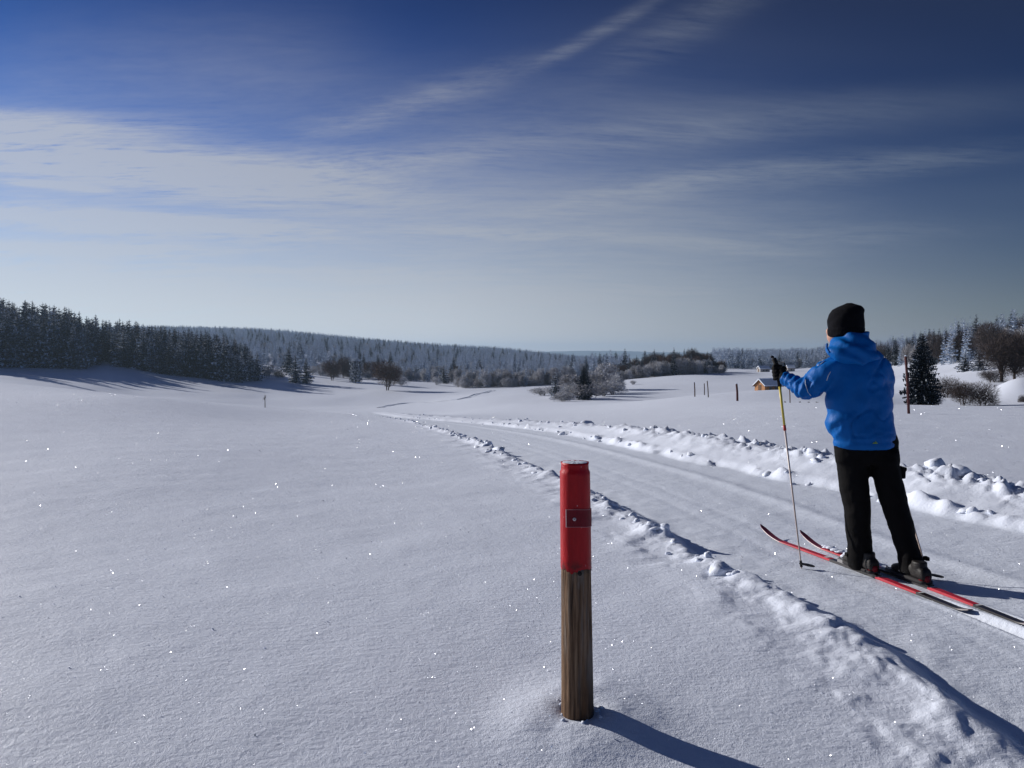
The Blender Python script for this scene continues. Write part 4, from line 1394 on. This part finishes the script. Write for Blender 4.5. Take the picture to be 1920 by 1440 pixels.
def skier():
    Lf = hitg(1612, 1073); Rf = hitg(1706, 1092)
    root = empty('person', ((Lf.x + Rf.x) / 2, (Lf.y + Rf.y) / 2, tz((Lf.x + Rf.x) / 2, (Lf.y + Rf.y) / 2)))
    inv = Vector(root.location)
    def fin(o):      # meshes are written in world space: hang them on the root
        o.location = -inv; return o
    Yl, Yr = Lf.y, Rf.y
    Yh = (Yl + Yr) / 2 + .02
    blue = cloth('blue_shell', (.001, .105, .38), .5, .0, .010, 15)
    black = cloth('black_trousers', (.004, .0035, .004), .85, .0, .008, 18)
    knit = cloth('black_knit', (.0035, .0035, .006), .95, .0, .003, 190)
    glove_m = cloth('black_glove', (.007, .0065, .007), .85, .0, .002, 60)
    skin = plain('skin', (.48, .27, .20), .55, .3, .06, 30)

    # trousers
    t = MB()
    ll = [(1564, 1632, 838), (1565, 1631, 862), (1570, 1630, 888), (1577, 1632, 930), (1582, 1634, 965), (1585, 1635, 1000), (1588, 1636, 1030), (1587, 1637, 1050), (1589, 1636, 1062)]
    rl = [(1626, 1685, 838), (1628, 1687, 862), (1633, 1691, 888), (1644, 1700, 930), (1656, 1708, 965), (1668, 1717, 1000), (1677, 1727, 1030), (1680, 1735, 1050), (1682, 1736, 1066)]
    ll = [(a + 3, b - 4, c + 1 + (c > 1040) * 4) for a, b, c in ll]; rl = [(a + 5, b - 2, c + 4 + (c > 1040) * 4) for a, b, c in rl]
    yy = lambda a, b, n: [a + (b - a) * i / (n - 1) for i in range(n)]
    dp = [.105, .108, .10, .09, .085, .08, .078, .082, .085]
    loft(t, ll, yy(Yh, Yl, 9), dp); loft(t, rl, yy(Yh - .01, Yr, 9), dp)
    loft(t, [(1566, 1682, 868), (1564, 1685, 850), (1564, 1682, 825), (1568, 1676, 800)], [Yh] * 4, [.10, .115, .115, .10])
    def wr_t(V):
        return .007 * fbm(V[:, 0] * 14 + V[:, 2] * 5, V[:, 2] * 16 - V[:, 0] * 6 + V[:, 1] * 5, 3, 300) + .010 * fbm(V[:, 0] * 5, V[:, 2] * 7 + V[:, 1] * 3, 2, 310)
    trou = fin(part('trousers', remesh(t, .011, 5, wr_t), black, root))
    # cargo pocket flap at the right thigh, snap tab at the hem
    pk = MB(); c0 = P(1687, 886, Yh - .02); pk.box(c0, (.014, .055, .032)); pk.box(c0 + Vector((.004, 0, .03)), (.016, .058, .009))
    fin(part('pocket', remesh(pk, .006, 3), black, root))
    # gaiter hem tabs
    for c1 in (P(1737, 1047, Yr), P(1589, 1040, Yl)):
        m = MB(); m.box(c1, (.012, .02, .012)); fin(part('hem_tab', remesh(m, .004, 2), black, root))

    # jacket: torso and both sleeves
    j = MB()
    tor = [(1570, 1676, 840), (1561, 1679, 828), (1555, 1679, 805), (1552, 1675, 780), (1552, 1671, 755), (1553, 1667, 730), (1553, 1666, 705), (1556, 1664, 684), (1564, 1655, 668), (1576, 1640, 655), (1582, 1630, 640)]
    Yt = [Yh, Yh, Yh + .005, Yh + .01, Yh + .015, Yh + .02, Yh + .025, Yh + .03, Yh + .04, Yh + .05, Yh + .06]
    loft(j, tor, Yt, [.128, .138, .140, .136, .134, .135, .132, .118, .098, .078, .07])
    S = Yh + .03
    def arm(pts):
        j.tube([P(a, b, y) for a, b, y, r in pts], [r for *_, r in pts], 16)
    arm([(1590, 690, S, .07), (1566, 690, S, .082), (1546, 700, S + .01, .084), (1529, 716, S + .03, .079), (1515, 729, S + .05, .070), (1505, 729, S + .08, .063)])
    arm([(1520, 735, S + .02, .058), (1506, 729, S + .06, .060), (1494, 722, S + .12, .056), (1482, 715, S + .19, .052), (1471, 709, S + .25, .047)])
    arm([(1636, 688, S, .07), (1651, 694, S - .005, .073), (1659, 712, S, .062), (1663, 728, S + .03, .052), (1664, 738, S + .07, .047)])
    arm([(1664, 736, S + .04, .046), (1661, 742, S + .12, .046), (1652, 741, S + .22, .042), (1642, 737, S + .31, .038)])
    el = P(1495, 722, S + .12); wrist = P(1471, 709, S + .25); ax = (wrist - P(1512, 731, S + .05)).normalized()
    def wr_j(V):
        d = .010 * fbm(V[:, 0] * 7 + V[:, 2] * 6, V[:, 2] * 9 - V[:, 0] * 8 + V[:, 1] * 5, 3, 320)
        d += .010 * fbm(V[:, 0] * 4 + 3, V[:, 2] * 3.2 + V[:, 1] * 3, 2, 330)
        # gathered folds round the forearm
        q = V - np.array(el); s = q @ np.array(ax); rad = np.linalg.norm(q - s[:, None] * np.array(ax), axis=1)
        k = (rad < .09) & (s > -.16) & (s < .16)
        d += np.where(k, .0075 * np.sin(s * 118 + 2.5 * fbm(V[:, 0] * 15, V[:, 2] * 15, 2, 340) * 3), 0)
        # slanting folds from the armpit
        d += .008 * np.sin((V[:, 2] * .8 - V[:, 0] * .55) * 42 + 5 * fbm(V[:, 0] * 5, V[:, 2] * 5, 2, 350)) * np.exp(-((V[:, 0] - P(1560, 760, Yh).x) / .07) ** 2)
        d -= .012 * np.clip(.10 - np.abs(fbm(V[:, 0] * 4.5 + V[:, 2] * 5, V[:, 2] * 5.5 - V[:, 0] * 6 + V[:, 1] * 4, 2, 327)), 0, 1) / .10 * np.clip(.5 + 2 * fbm(V[:, 0] * 3, V[:, 2] * 3, 2, 328), 0, 1)
        # drawn-in hem
        hem = P(1600, 835, Yh).z
        d -= .006 * np.exp(-((V[:, 2] - hem - .03) / .012) ** 2)
        return d
    jm = remesh(j, .011, 5, wr_j)
    from mathutils.bvhtree import BVHTree
    bv = BVHTree.FromPolygons([v.co.copy() for v in jm.vertices], [tuple(p.vertices) for p in jm.polygons])
    jacket = fin(part('jacket', jm, blue, root))
    tag(jacket, 'royal blue hooded ski jacket')
    def on(px, py, off=.002):
        d = (P(px, py, 5.0) - Vector((0, 0, CZ))).normalized()
        h = bv.ray_cast(Vector((0, 0, CZ)), d)
        return h[0] + h[1] * off if h[0] is not None else None
    # pale reflective piping lies on the cloth
    pip = plain('reflective_piping', (.55, .60, .66), .4, .5, .05)
    for path in ([(1552, 664), (1550, 670), (1546, 677), (1540, 682), (1533, 686)], [(1510, 712), (1510, 719), (1512, 727), (1515, 735), (1520, 742), (1525, 747)], [(1557, 697), (1553, 704), (1550, 713)]):
        pts = [on(*q) for q in path]; pts = [q for q in pts if q is not None]
        if len(pts) > 1:
            m = MB(); m.tube(pts, .0022, 6); o = m.build('piping', pip, jacket)
    # small two-peaked emblem at the hem
    m = MB()
    for tri in (((1635.5, 832), (1640, 832), (1638.2, 828.2)), ((1638, 832.2), (1646, 832.2), (1641.5, 826.5))):
        q = [on(*p, .003) for p in tri]
        if all(v is not None for v in q): m.tri(*q)
    if m.v: m.build('emblem', plain('green_print', (.16, .30, .05), .6), jacket, False)

    # hood lying on the back, with standing collar
    h = MB()
    loft(h, [(1574, 1627, 622), (1569, 1630, 631), (1557, 1636, 642), (1549, 1642, 652), (1553, 1646, 662), (1561, 1646, 672), (1573, 1636, 681), (1588, 1620, 686)],
         [Yh + .055, Yh + .05, Yh + .03, Yh + .005, Yh - .015, Yh - .035, Yh - .055, Yh - .065], [.098, .112, .122, .122, .105, .082, .055, .03])
    def wr_h(V): return .012 * fbm(V[:, 0] * 10 + V[:, 2] * 4, V[:, 2] * 13 + V[:, 1] * 8, 3, 360) + .007 * np.sin(V[:, 2] * 75 + V[:, 0] * 30 + 6 * fbm(V[:, 0] * 6, V[:, 2] * 6, 2, 361))
    hood = fin(part('hood', remesh(h, .008, 4, wr_h), blue, root))
    m = MB()
    m.tube([P(1551, 644, Yh - .075), P(1550, 652, Yh - .085), P(1556, 662, Yh - .11)], .008, 8)
    fin(part('drawcord', remesh(m, .004, 2), blue, root))

    # body: head, neck, trunk and limbs under the clothes, one surface
    b = MB()
    hc = P(1584, 607, Yh + .09); face = Vector((-.55, .83, -.03)).normalized(); side = Vector((face.y, -face.x, 0)).normalized()
    b.ball(hc, .098, 16, 0, (.88, .95, 1.1))
    jaw = hc + face * .040 + Vector((-.012, 0, 0)) + Vector((0, 0, -.075)); b.ball(jaw, .066, 12, 0, (.95, .95, .95))
    b.tube([hc + face * .094 + Vector((0, 0, .0)), hc + face * .112 + Vector((0, 0, -.035))], [.008, .015], 8)        # nose
    b.ball(hc + face * .088 + Vector((0, 0, -.072)), .022, 8, 0, (1, 1, .6))                                          # mouth
    b.ball(hc + face * .078 + Vector((0, 0, -.105)), .026, 8)                                                          # chin
    for sg in (-1, 1):
        b.ball(hc + face * .084 + side * (sg * .036) + Vector((0, 0, .018)), .016, 8)                                  # brow and eye
        b.ball(hc + face * .070 + side * (sg * .05) + Vector((0, 0, -.045)), .026, 8)                                  # cheek
        b.tube([hc + side * (sg * .086) + Vector((0, 0, .02)), hc + side * (sg * .094) + Vector((0, 0, -.035))], [.016, .011], 8)   # ear
    b.tube([hc + Vector((0, -.02, -.06)), P(1600, 655, Yh + .03)], [.055, .06], 14)
    loft(b, [(1585, 1650, 840), (1582, 1650, 780), (1578, 1650, 720), (1578, 1645, 680), (1585, 1632, 655)], [Yh] * 4 + [Yh + .03], [.08, .085, .085, .08, .05])
    for pts in ([(1575, 690, S), (1520, 728, S + .04), (1471, 709, S + .25)], [(1640, 690, S), (1662, 735, S + .06), (1642, 737, S + .31)]):
        b.tube([P(*q) for q in pts], [.045, .035, .026], 10)
    for pts in ([(1598, 845, Yh), (1606, 950, (Yh + Yl) / 2), (1612, 1060, Yl)], [(1655, 845, Yh), (1681, 950, (Yh + Yr) / 2), (1708, 1060, Yr)]):
        b.tube([P(*q) for q in pts], [.07, .05, .04], 10)
    fin(part('body', remesh(b, .008, 4), skin, root))

    # knitted cap
    c = MB()
    loft(c, [(1560, 1612, 631), (1556, 1616, 624), (1554, 1618, 612), (1553, 1618, 600), (1556, 1618, 589), (1561, 1619, 581), (1570, 1614, 575), (1581, 1605, 571.5), (1588, 1597, 568)],
         [Yh + .085] * 9, [.108, .115, .118, .117, .110, .094, .068, .035, .012])
    def wr_c(V): return .006 * fbm(V[:, 0] * 12, V[:, 2] * 14 + V[:, 1] * 9, 3, 370)
    capo = fin(part('knitted_cap', remesh(c, .007, 4, wr_c), knit, root)); tag(capo, 'black knitted cap')
    # fold of the cap
    r2 = MB(); loft(r2, [(1558, 1613, 632), (1555, 1617, 628), (1553, 1619, 618), (1555, 1617, 613)], [Yh + .085] * 4, [.108, .119, .121, .116])
    fin(part('cap_cuff', remesh(r2, .006, 3, wr_c), knit, capo)); COL.objects[-1].location = (0, 0, 0)

    # gloves closed round the pole grips
    poles = []
    tipL = hitg(1503, 1066); tipL.z = tz(tipL.x, tipL.y)
    tipR = hitg(1742, 1086); tipR.z = tz(tipR.x, tipR.y)
    gripL = P(1459, 700, S + .29); gripR = P(1641, 738, S + .36)
    for grip, tip, wr, hand in ((gripL, tipL, P(1471, 709, S + .25), 0), (gripR, tipR, P(1642, 737, S + .31), 1)):
        axis = (grip - tip).normalized()
        to_wrist = (wr - grip); to_wrist = (to_wrist - axis * to_wrist.dot(axis)).normalized()
        sd = axis.cross(to_wrist).normalized()
        g = MB()
        # palm beside the grip on the wrist's side, cuff to the sleeve
        for i in range(4):
            hgt = .034 - .0225 * i
            base = grip + axis * hgt
            rad = .030 - .001 * abs(i - 1)
            pts = []
            for kk in range(8):       # finger curls away from the palm, round the grip and back to it
                a = R(35 + 38 * kk) * (1 if hand == 0 else -1)
                pts.append(base + (to_wrist * math.cos(a) + sd * math.sin(a)) * rad)
            g.tube(pts, [.0125, .0128, .0125, .012, .0118, .0115, .011, .010], 8)
        # thumb across the fingers
        g.tube([grip + to_wrist * .035 + axis * .038, grip - sd * (.028 if hand == 0 else -.028) + axis * .048, grip - to_wrist * .028 + axis * .050], [.015, .0145, .012], 8)
        # palm and wrist
        pm = grip + to_wrist * .036
        g.tube([pm + axis * .040, pm + axis * .01, pm - axis * .035], [.022, .026, .020], 10)
        g.tube([pm - axis * .005, wr * .5 + pm * .5, wr + (wr - pm) * .25], [.028, .033, .038], 12)
        go = fin(part('glove', remesh(g, .0045, 3), glove_m, root))
        poles.append((grip, tip, axis, to_wrist))

    # boots
    def boot(foot, col_toe):
        u = SK_DIR; sdv = Vector((u.y, -u.x, 0)); z0 = tz(foot.x, foot.y) + .030
        o3 = Vector((foot.x, foot.y, z0)) - u * .02
        mb = MB(); rs = []
        prof = [(-.135, .030, .055), (-.12, .037, .075), (-.08, .040, .085), (-.02, .040, .088), (.05, .044, .072), (.10, .046, .058), (.14, .040, .046), (.165, .026, .034)]
        for s, w, hh in prof:
            c = o3 + u * s
            rs.append([c + sdv * (w * math.copysign(abs(math.cos(a)) ** .6, math.cos(a))) + Vector((0, 0, .012 + hh * .5 + hh * .5 * math.copysign(abs(math.sin(a)) ** .7, math.sin(a)))) for a in [6.2832 * i / 18 for i in range(18)]])
        mb.rings(rs)
        mb.ellipses([(o3 - u * .055 + Vector((0, 0, .03)), .04, .05), (o3 - u * .06 + Vector((0, 0, .09)), .042, .052), (o3 - u * .062 + Vector((0, 0, .12)), .04, .05)], 18)
        bo = fin(part('boot', remesh(mb, .006, 4), col_toe, root))
        so = MB(); rs = []
        for s, w, hh in prof:
            c = o3 + u * (s * 1.02); w = w * 1.06
            rs.append([c + sdv * w + Vector((0, 0, .016)), c - sdv * w + Vector((0, 0, .016)), c - sdv * w, c + sdv * w])
        so.rings(rs); sob = so.build('sole', plain('boot_sole', (.03, .028, .03), .8), bo)
        hl = MB(); hl.tube([o3 - u * .108 + Vector((0, 0, .016)), o3 - u * .112 + Vector((0, 0, .05))], [.034, .029], 12)
        hp = hl.build('heel_counter', plain('red_heel', (.17, .008, .014), .5), bo)
        st = MB()
        for s in (.02, .06): st.tube([o3 + u * s + sdv * -.046 + Vector((0, 0, .03)), o3 + u * s + Vector((0, 0, .098 - s * .45)), o3 + u * s + sdv * .046 + Vector((0, 0, .03))], .006, 6)
        st.build('strap', plain('grey_strap', (.22, .21, .20), .5), bo)
    bmat = plain('boot_leather', (.012, .010, .010), .55, .3, .4, 30, .003, 60)
    boot(Lf, plain('boot_grey', (.022, .020, .019), .55, .3, .5, 25, .003, 60)); boot(Rf, bmat)
    tag(root, 'person in blue jacket, black trousers and cap standing on cross-country skis', 'person')
    return Lf, Rf, poles


LF, RF, POLES = skier()


# ------------------------------------------------------------------ skis and poles
def ski(foot, label, tip_px):
    u0 = hitg(*tip_px); d = (Vector((u0.x, u0.y, 0)) - Vector((foot.x, foot.y, 0))); d.normalize()
    n = 60; Lf_, Lb = 1.10, .86
    e = empty('ski', (foot.x, foot.y, tz(foot.x, foot.y)))
    sd = Vector((d.y, -d.x, 0)); z0 = tz(foot.x, foot.y)
    # ground line under the ski, smoothed
    ss = np.linspace(-Lb, Lf_, n)
    gz = np.array([tz(foot.x + d.x * s, foot.y + d.y * s) for s in ss]) - z0
    co = np.polyfit(ss, gz, 1); gz = np.polyval(co, ss)
    gz = gz + max(0, np.percentile(-(np.polyval(co, ss) - np.array([tz(foot.x + d.x * s, foot.y + d.y * s) for s in ss]) + z0), 80)) + .004
    def zc(s):
        up = .070 * max(0, (s - .80) / .30) ** 2.0 + .018 * max(0, (-s - .76) / .10) ** 2
        return up
    def wd(s):
        w = .0215 + .003 * (abs(s) / 1.0) ** 2
        if s > .98: w *= math.sqrt(max(.02, 1 - ((s - .98) / .121) ** 2))
        if s < -.84: w *= .8
        return w
    def th(s): return .004 + .012 * max(0, 1 - (abs(s) / .85) ** 2)
    m = MB(); rs = []
    for s, g in zip(ss, gz):
        c = d * s + Vector((0, 0, g + zc(s))); w = wd(s); t = Vector((0, 0, th(s)))
        rs.append([c - sd * w, c + sd * w, c + sd * w * .93 + t, c - sd * w * .93 + t])
    m.rings(rs)
    def idx(s):
        if s > .82: return 2
        if s > .28: return 0
        if s > -.16: return 1
        if s > -.50: return 0
        if s > -.78: return 1
        return 3
    mi = []
    for i in range(n - 1):
        k = idx((ss[i] + ss[i + 1]) / 2)
        mi += [1, k, k, k]
    m.m = mi + [1, 1]
    redm = plain('ski_red', (.46, .014, .034), .45, .4, .12, 12)
    blk = plain('ski_black', (.018, .014, .018), .3, .5, .3, 12)
    red_shaded = plain('ski_red_shaded', (.20, .035, .065), .4, .4, .2, 30)  # raised tip: its shade painted in as a duller, darker red
    gry = plain('ski_tail_grey', (.16, .13, .14), .4, .4, .3, 12)
    body = m.build('ski_body', [redm, blk, red_shaded, gry], e, False)
    # thin pale pinstripe along the edge, binding plate and toe bar
    bz = float(np.polyval(co, 0)) + th(0) + .005
    p = MB(); p.box(d * .0 + Vector((0, 0, bz + .004)), (.022, .17, .004), 0, Matrix.Rotation(-math.atan2(d.x, d.y), 3, 'Z'))
    pl = p.build('binding_plate', blk, e, False)
    b = MB(); b.box(d * .155 + Vector((0, 0, bz + .016)), (.024, .03, .010), 0, Matrix.Rotation(-math.atan2(d.x, d.y), 3, 'Z'))
    b.tube([d * .185 - sd * .02 + Vector((0, 0, bz + .012)), d * .20 + Vector((0, 0, bz + .03)), d * .185 + sd * .02 + Vector((0, 0, bz + .012))], .004, 6)
    b.build('binding', plain('binding_grey', (.30, .29, .29), .4, .5, .2, 40), pl, False)
    w = MB()
    for s0, s1 in ((-.19, -.165), (.30, .33), (-.52, -.505)):
        q = []
        for s in (s0, s1):
            c = d * s + Vector((0, 0, float(np.polyval(co, s)) + float(gz[0] - np.polyval(co, ss[0])) + zc(s) + th(s) + .0012)); ww = wd(s) * .9
            q.append((c - sd * ww, c + sd * ww))
        w.quad(q[0][0], q[0][1], q[1][1], q[1][0])
    w.build('pale_stripe', plain('ski_white', (.75, .74, .74), .3, .5, .05), body, False)
    tag(e, label, 'ski', 'skis of the skier')
    return e, d


SKL, dL = ski(LF, 'left red and black cross-country ski with its raised tip farther left', (1428, 1004))
SKR, dR = ski(RF, 'right red and black cross-country ski nearer the bank, snow on its front', (1510, 1020))


def pole(grip, tip, axis, to_wrist, label):
    e = empty('ski_pole', tip)
    o = Vector(tip); g = grip - o
    top = g + axis * .105 - to_wrist * .018
    m = MB(); ln = g.length
    a = axis
    m.tube([a * -.04, a * .04, a * (ln - .05)], [.003, .0045, .0072], 12)
    sh = m.build('shaft', plain('pole_pale', (.52, .41, .36), .35, .5, .12, 8), e)
    y = MB(); y.tube([a * (ln - .34), a * (ln - .07)], [.0078, .0082], 12); y.build('yellow_sleeve', plain('pole_yellow', (.62, .47, .07), .4, .4, .1, 15), sh)
    k = MB(); k.tube([a * (ln - .375), a * (ln - .34)], [.0095, .0095], 12); k.build('red_ring', plain('pole_red', (.45, .04, .03), .4), sh)
    gr = MB(); gr.tube([g - a * .085, g, g + a * .055 - to_wrist * .004, top - a * .012, top], [.0125, .0135, .0145, .0165, .012], 14)
    gp = gr.build('grip', plain('grip_black', (.015, .014, .015), .8, .2, .2, 60), e)
    kn = MB(); kn.ball(top + a * .008 - to_wrist * .012, .010, 8, 0, (1.3, 1, .9)); kn.build('grip_knob', plain('knob', (.012, .012, .02), .5), gp)
    st = MB(); st.tube([top - a * .02 + to_wrist * .01, g + to_wrist * .055 + a * .06, g + to_wrist * .075, g + to_wrist * .05 - a * .075, g - a * .07 + to_wrist * .012], .0048, 6, 0, True, .35)
    st.build('strap', plain('strap_black', (.012, .012, .013), .8), e)
    b = MB(); fw = Vector((a.x, a.y, 0)); bd = Vector((.9, -.42, 0)).normalized()
    rs = []
    sdv = Vector((-bd.y, bd.x, 0))
    for s, w in ((-.015, .006), (.0, .016), (.035, .026), (.065, .02), (.08, .006)):
        c = bd * s + Vector((0, 0, .028 - .12 * max(s, 0)))
        rs.append([c - sdv * w, c + sdv * w, c + sdv * w + Vector((0, 0, .006)), c - sdv * w + Vector((0, 0, .006))])
    b.rings(rs); b.tube([a * .01, a * .05], [.009, .008], 10)
    b.build('basket', plain('basket_black', (.014, .013, .014), .6), e, False)
    tag(e, label, 'ski pole', 'ski poles of the skier')
pole(*POLES[0], 'pale ski pole with yellow sleeve planted left of the skier')
pole(*POLES[1], 'ski pole hidden behind the right leg, its black basket at the heel')
# snow thrown over the front of the right ski
for i in range(14):
    s = random.uniform(.35, .85); x, y = RF.x + dR.x * s + random.uniform(-.03, .03), RF.y + dR.y * s
    o = bpy.data.objects.new('snow_clod', random.choice(CL)); COL.objects.link(o); o.parent = GR[1]
    z = random.uniform(.016, .035); o.location = (x, y, G(x, y) + .028); o.scale = (z, z * 1.5, z * .7); o.rotation_euler = (0, 0, random.uniform(0, 6))

# ------------------------------------------------------------------ air
def haze():
    m = bpy.data.materials.new('air'); m.use_nodes = True
    t = m.node_tree; t.nodes.clear()
    out = t.nodes.new('ShaderNodeOutputMaterial'); v = t.nodes.new('ShaderNodeVolumePrincipled')
    v.inputs['Color'].default_value = (0.54, 0.75, 1.0, 1)
    v.inputs['Density'].default_value = HAZE
    v.inputs['Anisotropy'].default_value = 0.3
    t.links.new(v.outputs[0], out.inputs['Volume'])
    b = MB(); b.box((1500, 3600, 10), (9000, 6700, 95))
    o = b.build('haze', m, None, False)
    tag(o, 'thin bluish winter haze over the valley', 'haze', kind='stuff')
HAZE = 0.00012
haze()
